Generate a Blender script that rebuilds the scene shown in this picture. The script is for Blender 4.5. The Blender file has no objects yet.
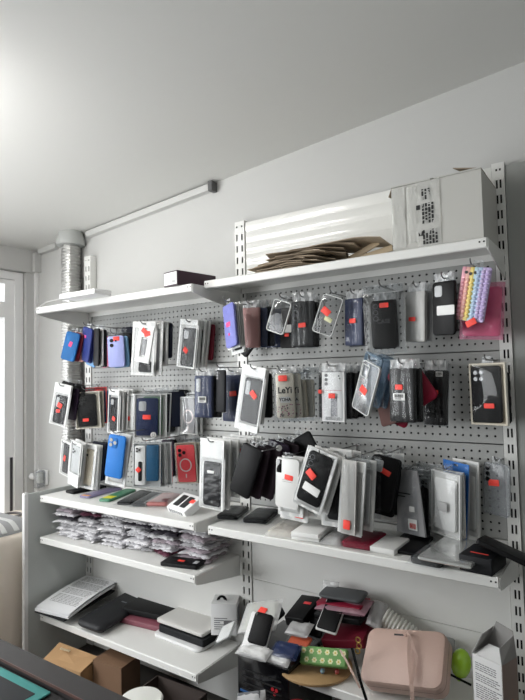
import bpy, math, random
from mathutils import Vector, Matrix
random.seed(7)
C = bpy.context.scene.collection
PI = math.pi

# ------------------------------------------------------------------ camera solved from the photograph
FP, YAW, PITCH, ROLL = 534.1256, .5983, .0503, -.0225
CAM = Vector((0, -1.8398, 1.3945))
FW = Vector((-math.sin(YAW)*math.cos(PITCH), math.cos(YAW)*math.cos(PITCH), math.sin(PITCH)))
RT0 = Vector((math.cos(YAW), math.sin(YAW), 0)); UP0 = RT0.cross(FW)
RT = math.cos(ROLL)*RT0 + math.sin(ROLL)*UP0
UP = -math.sin(ROLL)*RT0 + math.cos(ROLL)*UP0
def ray(u, v): return FW + (u-262.5)/FP*RT - (v-350)/FP*UP
def at(u, v, **k):
    (a, val), = k.items(); i = 'xyz'.index(a); d = ray(u, v)
    return CAM + d*((val-CAM[i])/d[i])
def on_plane(u, v, p, n):
    d = ray(u, v); return CAM + d*((p-CAM).dot(n)/d.dot(n))
def proj(p):
    q = p-CAM; w = q.dot(FW); return 262.5+FP*q.dot(RT)/w, 350-FP*q.dot(UP)/w

# ------------------------------------------------------------------ materials
def lin(c):
    return tuple((x/255/12.92 if x/255 <= .04045 else ((x/255+.055)/1.055)**2.4) for x in c)
MATS = {}
def mat(name, rgb, rough=.5, metal=0, bump=0, bscale=60, spec=.5, coat=0, vary=.0, vscale=8, trans=0):
    if name in MATS: return MATS[name]
    m = bpy.data.materials.new(name); m.use_nodes = True
    nt = m.node_tree; b = nt.nodes['Principled BSDF']
    c = lin(rgb); b.inputs['Base Color'].default_value = (*c, 1)
    b.inputs['Roughness'].default_value = rough; b.inputs['Metallic'].default_value = metal
    b.inputs['Specular IOR Level'].default_value = spec; b.inputs['Coat Weight'].default_value = coat
    if vary or bump:
        tc = nt.nodes.new('ShaderNodeTexCoord'); n = nt.nodes.new('ShaderNodeTexNoise')
        n.inputs['Scale'].default_value = vscale if vary else bscale; n.inputs['Detail'].default_value = 4
        nt.links.new(tc.outputs['Object'], n.inputs['Vector'])
    if vary:
        r = nt.nodes.new('ShaderNodeMixRGB'); r.blend_type = 'MIX'
        r.inputs[1].default_value = (*[x*(1-vary) for x in c], 1); r.inputs[2].default_value = (*[min(1, x*(1+vary)) for x in c], 1)
        nt.links.new(n.outputs['Fac'], r.inputs[0]); nt.links.new(r.outputs[0], b.inputs['Base Color'])
    if bump:
        n2 = n
        if vary:
            n2 = nt.nodes.new('ShaderNodeTexNoise'); n2.inputs['Scale'].default_value = bscale; n2.inputs['Detail'].default_value = 3
            nt.links.new(tc.outputs['Object'], n2.inputs['Vector'])
        bp = nt.nodes.new('ShaderNodeBump'); bp.inputs['Strength'].default_value = bump; bp.inputs['Distance'].default_value = .004
        nt.links.new(n2.outputs['Fac'], bp.inputs['Height']); nt.links.new(bp.outputs[0], b.inputs['Normal'])
    MATS[name] = m; return m
def film(name, rgb=(235, 238, 240), op=.16, rough=.12, bump=.5, bscale=45):
    """thin clear plastic: mostly see-through, with a glossy haze"""
    if name in MATS: return MATS[name]
    m = bpy.data.materials.new(name); m.use_nodes = True; nt = m.node_tree
    b = nt.nodes['Principled BSDF']; out = nt.nodes['Material Output']
    b.inputs['Base Color'].default_value = (*lin(rgb), 1); b.inputs['Roughness'].default_value = rough
    nt.nodes.remove(b); b = nt.nodes.new('ShaderNodeBsdfDiffuse'); b.inputs[0].default_value = (*lin(rgb), 1)
    gl = nt.nodes.new('ShaderNodeBsdfGlossy'); gl.inputs['Roughness'].default_value = rough; gl.inputs[0].default_value = (.95, .95, .95, 1)
    t = nt.nodes.new('ShaderNodeBsdfTransparent'); t.inputs[0].default_value = (*[.6+.4*x for x in lin(rgb)], 1)
    mx = nt.nodes.new('ShaderNodeMixShader'); mx.inputs[0].default_value = op; m2 = nt.nodes.new('ShaderNodeMixShader')
    fr = nt.nodes.new('ShaderNodeLayerWeight'); fr.inputs[0].default_value = .2
    ad = nt.nodes.new('ShaderNodeMath'); ad.operation = 'MULTIPLY_ADD'; ad.inputs[1].default_value = .5; ad.inputs[2].default_value = .014; ad.use_clamp = True
    tc = nt.nodes.new('ShaderNodeTexCoord'); n = nt.nodes.new('ShaderNodeTexNoise'); n.inputs['Scale'].default_value = bscale
    bp = nt.nodes.new('ShaderNodeBump'); bp.inputs['Strength'].default_value = bump; bp.inputs['Distance'].default_value = .006
    L = nt.links.new
    L(tc.outputs['Object'], n.inputs['Vector']); L(n.outputs['Fac'], bp.inputs['Height'])
    for q in (b, gl): L(bp.outputs[0], q.inputs['Normal'])
    L(fr.outputs['Fresnel'], ad.inputs[0]); L(t.outputs[0], mx.inputs[1]); L(b.outputs[0], mx.inputs[2])
    L(ad.outputs[0], m2.inputs[0]); L(mx.outputs[0], m2.inputs[1]); L(gl.outputs[0], m2.inputs[2]); L(m2.outputs[0], out.inputs['Surface'])
    MATS[name] = m; return m
COL = dict(black=(10, 10, 12), charcoal=(24, 25, 28), navy=(33, 45, 80), darknavy=(16, 21, 38), blue=(36, 102, 164), brightblue=(46, 120, 200),
    indigo=(44, 58, 124), periwinkle=(122, 126, 192), lavender=(166, 174, 226), lightblue=(120, 170, 220), peach=(226, 168, 160), pink=(236, 150, 176),
    rose=(170, 124, 120), red=(226, 74, 76), coral=(238, 76, 84), maroon=(96, 20, 36), crimson=(126, 22, 46), white=(236, 236, 234), cream=(226, 220, 206),
    beige=(214, 204, 184), grey=(150, 150, 152), silver=(196, 194, 190), lightgrey=(206, 208, 208), teal=(70, 160, 160), tealblue=(34, 84, 118), purple=(36, 24, 42),
    plum=(30, 18, 26), green=(120, 150, 128), brown=(96, 70, 66), steelblue=(110, 150, 184), darkgrey=(84, 86, 88), clear=(230, 232, 232))
NICE = dict(darknavy='very dark navy', brightblue='bright blue', lightblue='light blue', darkgrey='dark grey', lightgrey='light grey', tealblue='teal blue',
    steelblue='steel blue', rose='rose brown', plum='dark plum')
def cn(c): return NICE.get(c, c)
def plastic(c): return mat('plastic_'+c, COL[c], .5, bump=.05, bscale=300, spec=.2)
STK = mat('price_sticker_paper', (250, 74, 62), .6)
PAPER = mat('white_label_paper', (232, 232, 230), .7)
INK = mat('print_ink', (28, 28, 30), .7)
GREYINK = mat('grey_print_ink', (120, 120, 122), .7)
CARD = mat('white_card', (238, 238, 236), .5, vary=.03, vscale=30)
FILM = film('clear_film', op=.008); FILM2 = film('hazy_film', op=.06, rough=.2); CRINK = film('crinkled_film', (250, 250, 250), op=.42, rough=.16, bump=1.0, bscale=60)
CLEARP = film('clear_plastic', (236, 238, 240), .012, .06, .05, 20); CLEARD = film('smoky_plastic', (196, 200, 204), .2, .15, .1, 20)
PINKF = film('pink_film', (250, 176, 206), .24, .15, .8, 50); BLUEF = film('blue_clear_plastic', (160, 186, 206), .26, .08, .1, 20)
GLASSB = mat('lens_glass', (12, 12, 14), .08, spec=.8)
WIRE = mat('chrome_wire', (150, 150, 150), .3, .9)

# ------------------------------------------------------------------ mesh collector
class G:
    def __init__(s): s.v = []; s.f = []; s.mi = []
    def add(s, v, f, M=None, mi=0):
        o = len(s.v)
        s.v += [tuple(M @ Vector(p)) if M else tuple(p) for p in v]
        s.f += [tuple(o+i for i in q) for q in f]; s.mi += [mi]*len(f); return s
    def box(s, x0, x1, y0, y1, z0, z1, M=None, mi=0):
        x0, x1 = sorted((x0, x1)); y0, y1 = sorted((y0, y1)); z0, z1 = sorted((z0, z1))
        v = [(x0,y0,z0),(x1,y0,z0),(x1,y1,z0),(x0,y1,z0),(x0,y0,z1),(x1,y0,z1),(x1,y1,z1),(x0,y1,z1)]
        return s.add(v, [(0,3,2,1),(4,5,6,7),(0,1,5,4),(1,2,6,5),(2,3,7,6),(3,0,4,7)], M, mi)
    def rings(s, rings, M=None, mi=0, caps=True, closed=True):
        n = len(rings[0]); v = [p for r in rings for p in r]; f = []
        for k in range(len(rings)-1):
            for i in range(n if closed else n-1):
                j = (i+1) % n; f.append((k*n+i, k*n+j, (k+1)*n+j, (k+1)*n+i))
        if caps:
            f.append(tuple(range(n-1, -1, -1))); f.append(tuple((len(rings)-1)*n+i for i in range(n)))
        return s.add(v, f, M, mi)
    def slab(s, w, h, t, r=.008, b=.002, M=None, mi=0, seg=5):
        """rounded slab, standing: x across, z up from 0, y thick (front is -y)"""
        r = min(r, w*.49, h*.49); b = min(b, t*.49, r*.9)
        def ol(ins, y):
            rr = max(r-ins, .0003); out = []
            for cx, cz, a0 in ((w/2-r, r, -PI/2), (w/2-r, h-r, 0), (-w/2+r, h-r, PI/2), (-w/2+r, r, PI)):
                for k in range(seg+1):
                    a = a0+PI/2*k/seg; out.append((cx+rr*math.cos(a), y, cz+rr*math.sin(a)))
            return out
        return s.rings([ol(b, -t/2), ol(b*.3, -t/2+b*.4), ol(0, -t/2+b), ol(0, t/2-b), ol(b, t/2)], M, mi)
    def cyl(s, p, axis, r, l, n=14, M=None, mi=0, r2=None):
        a = Vector(axis).normalized(); q = a.orthogonal().normalized(); w = a.cross(q); p = Vector(p); r2 = r if r2 is None else r2
        R = [[tuple(p+a*h+q*(rr*math.cos(2*PI*i/n))+w*(rr*math.sin(2*PI*i/n))) for i in range(n)] for h, rr in ((0, r), (l, r2))]
        return s.rings(R, M, mi)
    def lathe(s, prof, n=28, M=None, mi=0, caps=True):
        return s.rings([[(r*math.cos(2*PI*i/n), r*math.sin(2*PI*i/n), z) for i in range(n)] for r, z in prof], M, mi, caps)
    def tube(s, pts, r, n=8, M=None, mi=0, flat=1.0):
        pts = [Vector(p) for p in pts]; R = []; q = None
        for i, p in enumerate(pts):
            t = (pts[min(i+1, len(pts)-1)]-pts[max(i-1, 0)]).normalized()
            q = t.orthogonal().normalized() if q is None else (q-t*q.dot(t)).normalized()
            w = t.cross(q); R.append([tuple(p+q*(r*math.cos(2*PI*k/n))+w*(r*flat*math.sin(2*PI*k/n))) for k in range(n)])
        return s.rings(R, M, mi)
    def holes(s, xs, zs, omit, t, M=None, mi=0):
        """flat solid panel in xz with cells of the grid xs,zs left out; front at y=-t/2"""
        nx, nz = len(xs)-1, len(zs)-1; ok = lambda i, k: 0 <= i < nx and 0 <= k < nz and (i, k) not in omit
        W = nx+1; N = W*(nz+1)
        v = [(xs[i], -t/2, zs[k]) for k in range(nz+1) for i in range(W)]+[(xs[i], t/2, zs[k]) for k in range(nz+1) for i in range(W)]; f = []
        for i in range(nx):
            for k in range(nz):
                if not ok(i, k): continue
                a, b, c, d = k*W+i, k*W+i+1, (k+1)*W+i+1, (k+1)*W+i
                f += [(a, b, c, d), (a+N, d+N, c+N, b+N)]
                if not ok(i-1, k): f.append((a, d, d+N, a+N))
                if not ok(i+1, k): f.append((b, b+N, c+N, c))
                if not ok(i, k-1): f.append((a, a+N, b+N, b))
                if not ok(i, k+1): f.append((d, c, c+N, d+N))
        return s.add(v, f, M, mi)
    def sheet(s, w, h, fn, nx=8, nz=12, M=None, mi=0):
        v = []; f = []
        for k in range(nz+1):
            for i in range(nx+1):
                a, b = i/nx, k/nz; v.append((w*(a-.5), fn(a, b), h*b))
        for k in range(nz):
            for i in range(nx):
                q = k*(nx+1)+i; f.append((q, q+1, q+nx+2, q+nx+1))
        return s.add(v, f, M, mi)
    def ob(s, name, m, parent=None, smooth=True, M=None, ang=40):
        me = bpy.data.meshes.new(name); me.from_pydata(s.v, [], s.f)
        for x in (m if isinstance(m, (list, tuple)) else [m]): me.materials.append(x)
        if any(s.mi): me.polygons.foreach_set('material_index', s.mi)
        me.validate(); me.update()
        if smooth:
            me.polygons.foreach_set('use_smooth', [True]*len(me.polygons)); me.set_sharp_from_angle(angle=math.radians(ang))
        o = bpy.data.objects.new(name, me); C.objects.link(o)
        if parent: o.parent = parent
        if M is not None: o.matrix_world = M
        return o
def T(x=0, y=0, z=0, rx=0, ry=0, rz=0):
    return Matrix.Translation((x, y, z)) @ Matrix.Rotation(rz, 4, 'Z') @ Matrix.Rotation(ry, 4, 'Y') @ Matrix.Rotation(rx, 4, 'X')
LABELS = set()
def tag(o, label, cat, group=None):
    n = len(label.split())
    if label in LABELS or not 4 <= n <= 16: print('LABEL', n, label)
    LABELS.add(label)
    o['label'] = label; o['category'] = cat
    if group: o['group'] = group
    return o
def thing(name, label, cat, M=None, group=None):
    o = bpy.data.objects.new(name, None); o.empty_display_size = .02; C.objects.link(o)
    if M is not None: o.matrix_world = M
    return tag(o, label, cat, group)
def struct(o): o['kind'] = 'structure'; return o
def text_mesh(txt, size, m, name, parent, M, depth=.0003):
    cu = bpy.data.curves.new(name, 'FONT'); cu.body = txt; cu.size = size; cu.align_x = 'CENTER'; cu.align_y = 'CENTER'; cu.extrude = depth; cu.offset = size*.025
    o = bpy.data.objects.new(name, cu); me = bpy.data.meshes.new_from_object(o); bpy.data.objects.remove(o)
    me.materials.append(m); o = bpy.data.objects.new(name, me); C.objects.link(o); o.parent = parent; o.matrix_local = M @ Matrix.Rotation(PI/2, 4, 'X'); return o
# ------------------------------------------------------------------ the room
WHITE_WALL = mat('wall_paint', (194, 194, 192), .75, bump=.08, bscale=25, vary=.02, vscale=2)
CEIL = mat('ceiling_paint', (220, 220, 217), .85, bump=.05, bscale=15)
METAL = mat('white_powder_coat', (228, 228, 225), .38, bump=.03, bscale=200)
PEGM = mat('peg_powder_coat', (172, 173, 171), .45)
GREYP = mat('grey_panel_tone', (158, 160, 157), .6, vary=.03, vscale=2)  # even grey, darker than the white back panels
PVC = mat('white_pvc', (234, 234, 234), .3)
DARK = mat('painted_gap_shade', (24, 24, 25), .8)  # near-black colour painted in for the shade inside gaps, slots and holes
XR, XC, XL, XW = -.316, -1.362, -2.408, -2.95
def zc(x): return 2.178+.0812*(x+2.905)
X1, Y1 = 1.7, -4.4
g = G(); g.add([(XW-.1, .14, zc(XW-.1)), (X1+.1, .14, zc(X1+.1)), (X1+.1, Y1-.1, zc(X1+.1)), (XW-.1, Y1-.1, zc(XW-.1))], [(0, 1, 2, 3)])
g.add([(XW-.1, .14, zc(XW)+.1), (X1+.1, .14, zc(X1)+.1), (X1+.1, Y1-.1, zc(X1)+.1), (XW-.1, Y1-.1, zc(XW)+.1)], [(3, 2, 1, 0)])
struct(g.ob('ceiling', CEIL, smooth=False))
FLOORM = mat('floor_vinyl', (88, 84, 80), .5, vary=.12, vscale=5)
struct(G().box(XW-.1, X1+.1, Y1-.1, .14, -.06, 0).ob('floor', FLOORM, smooth=False))
struct(G().box(XW-.1, X1+.1, .04, .14, 0, 2.75).ob('wall_back', WHITE_WALL, smooth=False))
struct(G().box(X1, X1+.1, Y1, .04, 0, 2.75).ob('wall_right', WHITE_WALL, smooth=False))
struct(G().box(XW-.1, X1+.1, Y1-.1, Y1, 0, 2.75).ob('wall_front', WHITE_WALL, smooth=False))
# left wall with the door opening and the shop window opening
DY0, DY1 = -.90, -.035      # door
WY0, WY1, WZ0, WZ1 = -3.9, -1.15, .45, 2.02
ys = [Y1, WY0, WY1, DY0, DY1, .04]; zs = [0, WZ0, WZ1, 2.04, 2.75]
Mw = Matrix.Translation((XW-.05, 0, 0)) @ Matrix.Rotation(PI/2, 4, 'Z')
struct(G().holes(ys, zs, {(1, 1), (3, 0), (3, 1), (3, 2)}, .1, Mw).ob('wall_left', WHITE_WALL, smooth=False))
struct(G().box(XW, -2.905, Y1, .04, 2.045, 2.24).ob('trim_1', WHITE_WALL, smooth=False))          # boxed beam over the door
struct(G().box(XW, -2.915, -.03, .04, 0, 2.045).ob('trim_2', WHITE_WALL, smooth=False))           # pier beside the door
# door: pvc frame, small pane over a tall pane
GLASS = film('window_glass', (238, 242, 244), .05, .03, 0, 5)
dr = bpy.data.objects.new('door_1', None); C.objects.link(dr); struct(dr)
def xs_panel(y0s, z0s, omit, t, x): return G().holes(y0s, z0s, omit, t, Matrix.Translation((x, 0, 0)) @ Matrix.Rotation(PI/2, 4, 'Z'))
xs_panel([DY0, DY0+.05, DY1-.05, DY1], [0, 1.995, 2.04], {(1, 0)}, .08, XW-.03).ob('door_frame', PVC, dr, smooth=False)
xs_panel([DY0+.05, DY0+.13, -.142, DY1-.05], [0.01, .12, 1.77, 1.86, 1.968, 1.993], {(1, 1), (1, 3)}, .05, XW-.025).ob('door_leaf', PVC, dr, smooth=False)
G().box(XW-.03, XW-.025, DY0+.13, -.142, .12, 1.94).ob('door_glass', GLASS, dr, smooth=False)
G().cyl((XW+.04, -.125, .64), (0, 0, 1), .008, .33).ob('door_handle', mat('dark_metal', (60, 58, 60), .35, .8), dr)
# shop window
wn = bpy.data.objects.new('window_1', None); C.objects.link(wn); struct(wn)
my = (WY0+WY1)/2
xs_panel([WY0, WY0+.06, my-.03, my+.03, WY1-.06, WY1], [WZ0, WZ0+.06, WZ1-.06, WZ1], {(1, 1), (3, 1)}, .08, XW-.04).ob('window_frame', PVC, wn, smooth=False)
G().box(XW-.05, XW-.045, WY0+.06, WY1-.06, WZ0+.06, WZ1-.06).ob('window_pane', GLASS, wn, smooth=False)
# pavement and house wall across the street, seen through the door panes
struct(G().box(XW-6, XW-.1, Y1-2, 3, -.12, -.05).ob('ground', mat('pavement', (170, 168, 164), .9, vary=.1), smooth=False))
# cable trunking along the ceiling line
TR = mat('trunking_pvc', (196, 196, 194), .4)
p0, p1 = at(210, 188, y=.025), at(88, 234.8, y=.025)
def trunk(a, b, w=.032, d=.03):
    g = G(); a = Vector(a); b = Vector(b); t = (b-a); L_ = t.length
    Mx = Matrix.Translation(a) @ t.to_track_quat('X', 'Y').to_matrix().to_4x4()
    return g.box(0, L_, -d/2, d/2, -w/2, w/2, Mx)
tk = thing('cable_trunking', 'grey plastic cable trunking running just under the ceiling line to the corner', 'trunking', Matrix.Translation(p1))
trunk(p0, p1).ob('trunking_run', TR, tk, smooth=False).matrix_parent_inverse = tk.matrix_world.inverted()
pl = at(40, 252, y=.025)
trunk(at(57, 246, y=.025), pl).ob('trunking_run', TR, tk, smooth=False).matrix_parent_inverse = tk.matrix_world.inverted()
q = at(212, 187, y=.02); e = G().box(q.x-.008, q.x+.014, -.0, .04, q.z-.022, q.z+.022).ob('end_cap', mat('trunking_end', (90, 90, 90), .6), tk, smooth=False); e.matrix_parent_inverse = tk.matrix_world.inverted()
dropt = G().box(-2.9, -2.872, -.0, .04, 2.05, 2.16).ob('trunking_drop', TR, tk, smooth=False); dropt.matrix_parent_inverse = tk.matrix_world.inverted()
# cove line along wall corner
struct(G().box(-2.915, -2.9, .02, .04, 0, 2.17).ob('trim_3', PVC, smooth=False))

# ------------------------------------------------------------------ shelving system
def upright(x0, x1, cols, sw, label):
    """slotted post: real slots every 50 mm, a dark core behind painted as their shade"""
    xs = sorted({x0, x1, *[c-sw/2 for c in cols], *[c+sw/2 for c in cols]}); zs = [0.02]; om = set(); z = 2.0-.05*38
    ks = []
    for k in range(39):
        zz = 2.0-.05*(38-k); zs += [zz-.014, zz+.014]; ks.append(len(zs)-2)
    zs += [2.043, 2.051, 2.07]; ks.append(len(zs)-3)
    for i in range(len(xs)-1):
        if any(abs((xs[i]+xs[i+1])/2-c) < 1e-4 for c in cols):
            for k in ks: om.add((i, k))
    t = thing('upright_post', label, 'upright', Matrix.Translation(((x0+x1)/2, 0, .02)))
    iv = t.matrix_world.inverted()
    a = G().holes(xs, zs, om, .002, Matrix.Translation((0, .001, 0))); a.box(x0, x0+.002, .002, .038, .02, 2.07); a.box(x1-.002, x1, .002, .038, .02, 2.07)
    a.ob('post_face', METAL, t, smooth=False).matrix_parent_inverse = iv
    G().box(x0+.003, x1-.003, .012, .036, .025, 2.065).ob('slot_shade_core', DARK, t, smooth=False).matrix_parent_inverse = iv  # added dark filling, so the slots look shaded inside
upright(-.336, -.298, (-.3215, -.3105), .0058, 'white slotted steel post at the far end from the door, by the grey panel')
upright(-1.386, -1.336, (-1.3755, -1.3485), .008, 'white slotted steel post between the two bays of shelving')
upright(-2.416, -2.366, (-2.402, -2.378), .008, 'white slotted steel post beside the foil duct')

def pegpanel(x0, x1, z0, z1, label):
    """perforated steel panel, round holes on a 25 mm pitch"""
    nx = int((x1-x0-.02)/.025); nz = int((z1-z0-.012)/.025); ox = (x1-x0-nx*.025)/2; oz = (z1-z0-nz*.025)/2
    g = G(); v = []; f = []; r = .0040; p = .0125; n = 8
    sq = [(1, 0), (1, 1), (0, 1), (-1, 1), (-1, 0), (-1, -1), (0, -1), (1, -1)]
    for i in range(nx):
        for k in range(nz):
            cx = x0+ox+.025*(i+.5); cz = z0+oz+.025*(k+.5); o = len(v)
            v += [(cx+p*a, 0, cz+p*b) for a, b in sq]
            v += [(cx+r*math.cos(j*PI/4), 0, cz+r*math.sin(j*PI/4)) for j in range(8)]
            v += [(cx+r*math.cos(j*PI/4), .004, cz+r*math.sin(j*PI/4)) for j in range(8)]
            for j in range(8):
                j2 = (j+1) % 8; f.append((o+j, o+j2, o+8+j2, o+8+j)); f.append((o+8+j, o+8+j2, o+16+j2, o+16+j))
    g.add(v, f)
    a, b, c, d = x0, x0+ox, x1-ox, x1; e, h, k, l = z0, z0+oz, z1-oz, z1
    for (xa, xb, za, zb) in ((a, b, e, l), (c, d, e, l), (b, c, e, h), (b, c, k, l)):
        g.add([(xa, 0, za), (xb, 0, za), (xb, 0, zb), (xa, 0, zb)], [(0, 1, 2, 3)])
    g.box(a, d, 0.0, .014, l-.001, l); g.box(a, d, 0.0, .014, e, e+.001)
    o = G().add(g.v, g.f, Matrix.Translation((-(x0+x1)/2, 0, -z0))).ob('perforated_panel', PEGM, None, False, Matrix.Translation(((x0+x1)/2, .006, z0)))
    tag(o, label, 'pegboard panel', 'perforated steel back panels')
    G().box(x0-(x0+x1)/2+.002, x1-(x0+x1)/2-.002, .0145, .018, .002, z1-z0-.002).ob('cavity_shade_sheet', DARK, o, smooth=False)  # added dark sheet painting the cavity shade seen through the holes
def solid(x0, x1, z0, z1, label, ribs=0, m=None):
    g = G()
    if ribs:
        prof = []; hgt = z1-z0; N = ribs
        for k in range(N):
            za = z0+hgt*k/N; zb = z0+hgt*(k+1)/N; dz = (zb-za)
            prof += [(za, 0), (za+dz*.15, .0018), (za+dz*.25, .0018), (za+dz*.4, 0)]
        prof += [(z1, 0)]
        v = [(x, y, z) for z, y in prof for x in (x0, x1)]; n = len(prof)
        g.add(v, [(2*i, 2*i+1, 2*i+3, 2*i+2) for i in range(n-1)]); g.box(x0, x1, .004, .012, z0, z1)
    else: g.box(x0, x1, 0, .012, z0, z1)
    o = G().add(g.v, g.f, Matrix.Translation((-(x0+x1)/2, 0, -z0))).ob('back_panel', m or METAL, None, ribs > 0, Matrix.Translation(((x0+x1)/2, .006, z0)), 20)
    tag(o, label, 'back panel')
a0, a1, b0, b1 = -1.334, -.338, -2.364, -1.388
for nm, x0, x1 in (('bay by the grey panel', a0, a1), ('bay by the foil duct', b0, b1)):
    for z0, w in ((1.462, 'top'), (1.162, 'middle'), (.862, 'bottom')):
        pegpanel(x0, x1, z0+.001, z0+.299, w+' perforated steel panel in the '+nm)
    solid(x0, x1, .555, .860, 'plain white steel back panel under the perforated ones, '+nm)
    solid(x0, x1, .252, .553, 'plain white steel back panel of the lowest shelf space, '+nm)
    solid(x0, x1, .02, .250, 'plain white steel back panel near the floor, '+nm)
RIB = mat('glossy_ribbed_white', (226, 226, 222), .2, coat=.5)
solid(a0, a1, 1.764, 2.062, 'glossy ribbed white panel on the wall behind the brown paper bags', 6, RIB)
solid(-.296, .9, .02, 2.058, 'flat grey panel beside the end slotted post, reaching up to its top', 0, GREYP)

def shelf(x0, x1, z, d, label, lip=.03, brackets=(1, 1)):
    t = thing('shelf', label, 'shelf', Matrix.Translation(((x0+x1)/2, -.002, z-lip)), 'white steel shelves'); iv = t.matrix_world.inverted()
    y0, y1 = -d, -.002; e = .002
    g = G(); zt = z
    prof = [(y1, zt), (y0+.003, zt), (y0, zt-.003), (y0, zt-lip+.003), (y0+.003, zt-lip), (y0+.022, zt-lip), (y0+.022, zt-lip+e), (y0+.004, zt-lip+e), (y0+.004, zt-e-.004), (y0+.03, zt-e), (y1-.002, zt-e), (y1-.002, zt-lip*.8), (y1, zt-lip*.8)]
    n = len(prof)
    g.rings([[(x0, y, zz) for y, zz in prof], [(x1, y, zz) for y, zz in prof]])
    for xa in (x0, x1-e): g.box(xa, xa+e, y0+.004, y1-.002, zt-lip*.85, zt-e)
    g.ob('shelf_board', METAL, t, smooth=False).matrix_parent_inverse = iv
    for s, on in zip((x0-.0045, x1+.0005), brackets):
        if not on: continue
        pts = [(y0+.004, zt-.002), (y0+.004, zt-lip*1.15), (y0+.05, zt-lip*1.5), (-.001, zt-.085), (-.001, zt-.002)]
        G().rings([[(s, y, zz) for y, zz in pts], [(s+.004, y, zz) for y, zz in pts]]).ob('bracket', METAL, t, smooth=False).matrix_parent_inverse = iv
    for s in (x0+.012, x1-.012):
        for dx in (-.006, .006):
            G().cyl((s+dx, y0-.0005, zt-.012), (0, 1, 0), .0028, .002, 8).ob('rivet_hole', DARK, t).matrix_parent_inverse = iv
ZT, ZTL, ZB, Z1, Z2, Z3, ZR = 1.776, 1.759, .842, .842, .644, .279, .405
shelf(XC+.006, XR+.003, ZT, .246, 'upper white shelf carrying the brown bags and the large carton', brackets=(0, 1))
shelf(XL+.03, XC-.004, ZTL, .31, 'upper white shelf in front of the foil duct')
shelf(XC+.038, XR+.003, ZB, .285, 'white shelf under the hanging cases, crowded with loose cases and a crimson pouch')
shelf(XL+.019, XC-.034, Z1, .285, 'white shelf carrying the rose pouch and small white box')
shelf(XL+.019, XC-.034, Z2, .285, 'white shelf holding the piles of grey wrapped packs')
shelf(XL+.019, XC-.034, Z3, .285, 'low white shelf under the papers, black folder and silver device')
shelf(at(291, 684, z=ZR).x, XR+.003, ZR, .285, 'lowest white shelf under the pink handbag')
# side panel of the left bay
sp = thing('side_panel', 'pale grey upright side panel closing the shelving next to the cream armchair', 'side panel', Matrix.Translation((-2.42, -.18, 0)))
iv = sp.matrix_world.inverted()
G().box(-2.427, -2.417, -.335, .0, .01, .855).ob('board', mat('pale_grey_laminate', (196, 200, 198), .5, vary=.03, vscale=12), sp, smooth=False).matrix_parent_inverse = iv
G().box(-2.432, -2.412, -.352, -.333, .01, .862).ob('front_edge', PVC, sp, smooth=False).matrix_parent_inverse = iv
# ------------------------------------------------------------------ hanging goods: builders (origin at the bottom centre, front faces -y)
def cam_plate(par, w, h, t, style, c, zt=None, x=None, y=0):
    """raised camera island with its lenses"""
    if style == 'none': return
    f = -t/2+y; k = w/.077
    def lens(p, r, parent, name='lens'):
        G().cyl(p, (0, -1, 0), r, .0016, 16).ob(name, GLASSB, parent)
    if style == 'square':
        o = G().slab(.033*k, .036*k, .002, .007, .0006, T(-w/2+.024*k, f-.0008, h-.046*k)).ob('camera_plate', plastic(c), par)
        for dx, dz in ((.016, .02), (.016, .036), (.031, .028)): lens((-w/2+dx*k, f-.0018, h-dz*k), .0058*k, o)
    elif style == 'window':     # cut-out showing the pale backing
        G().slab(.026*k, .034*k, .0012, .007, .0004, T(-w/2+.022*k, f-.0004, h-.046*k)).ob('camera_window', mat('pale_cutout', (186, 188, 190), .4), par)
    elif style == 'strip':
        G().slab(.019*k, .05*k, .0012, .005, .0004, T(-w/2+.018*k, f-.0004, h-.062*k)).ob('camera_window', mat('pale_cutout', (186, 188, 190), .4), par)
    elif style == 'dots':
        for i in range(3):
            G().cyl((-w/2+.015*k, f, h-(.018+.019*i)*k), (0, -1, 0), .0082*k, .0012, 18).ob('lens_ring', mat('lens_ring', (92, 92, 97), .35), par); lens((-w/2+.015*k, f-.0006, h-(.018+.019*i)*k), .0058*k, par)
        lens((-w/2+.031*k, f, h-.022*k), .0035*k, par)
    elif style == 'quad':
        for i in (0, 1):
            for j in (0, 1): G().cyl((-w/2+(.014+.015*i)*k, f, h-(.016+.016*j)*k), (0, -1, 0), .0062*k, .001, 16).ob('lens_ring', mat('lens_ring', (92, 92, 97), .35), par); lens((-w/2+(.014+.015*i)*k, f-.0006, h-(.016+.016*j)*k), .0046*k, par)
    elif style == 'ring':
        o = G().slab(.038*k, .04*k, .003, .012, .001, T(-w/2+.025*k, f-.001, h-.05*k)).ob('camera_plate', plastic(c), par)
        for dx, dz in ((.016, .02), (.016, .038), (.034, .029)): lens((-w/2+dx*k, f-.0025, h-dz*k), .0072*k, o)
    elif style == 'duo':
        for i in (0, 1): lens((-w/2+.02*k, f, h-(.02+.022*i)*k), .0085*k, par)
        lens((-w/2+.04*k, f, h-.022*k), .004*k, par)
def sticker(par, w, h, fx, fz, y, ang=0, sw=.024, sh=.014, name='price_sticker', m=None):
    o = G().slab(sw, sh, .0006, .003, .0002, T(w*(fx-.5), y-.0004, h*(1-fz), 0, ang, 0) @ T(0, 0, -sh/2)).ob(name, m or STK, par)
    return o
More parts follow.
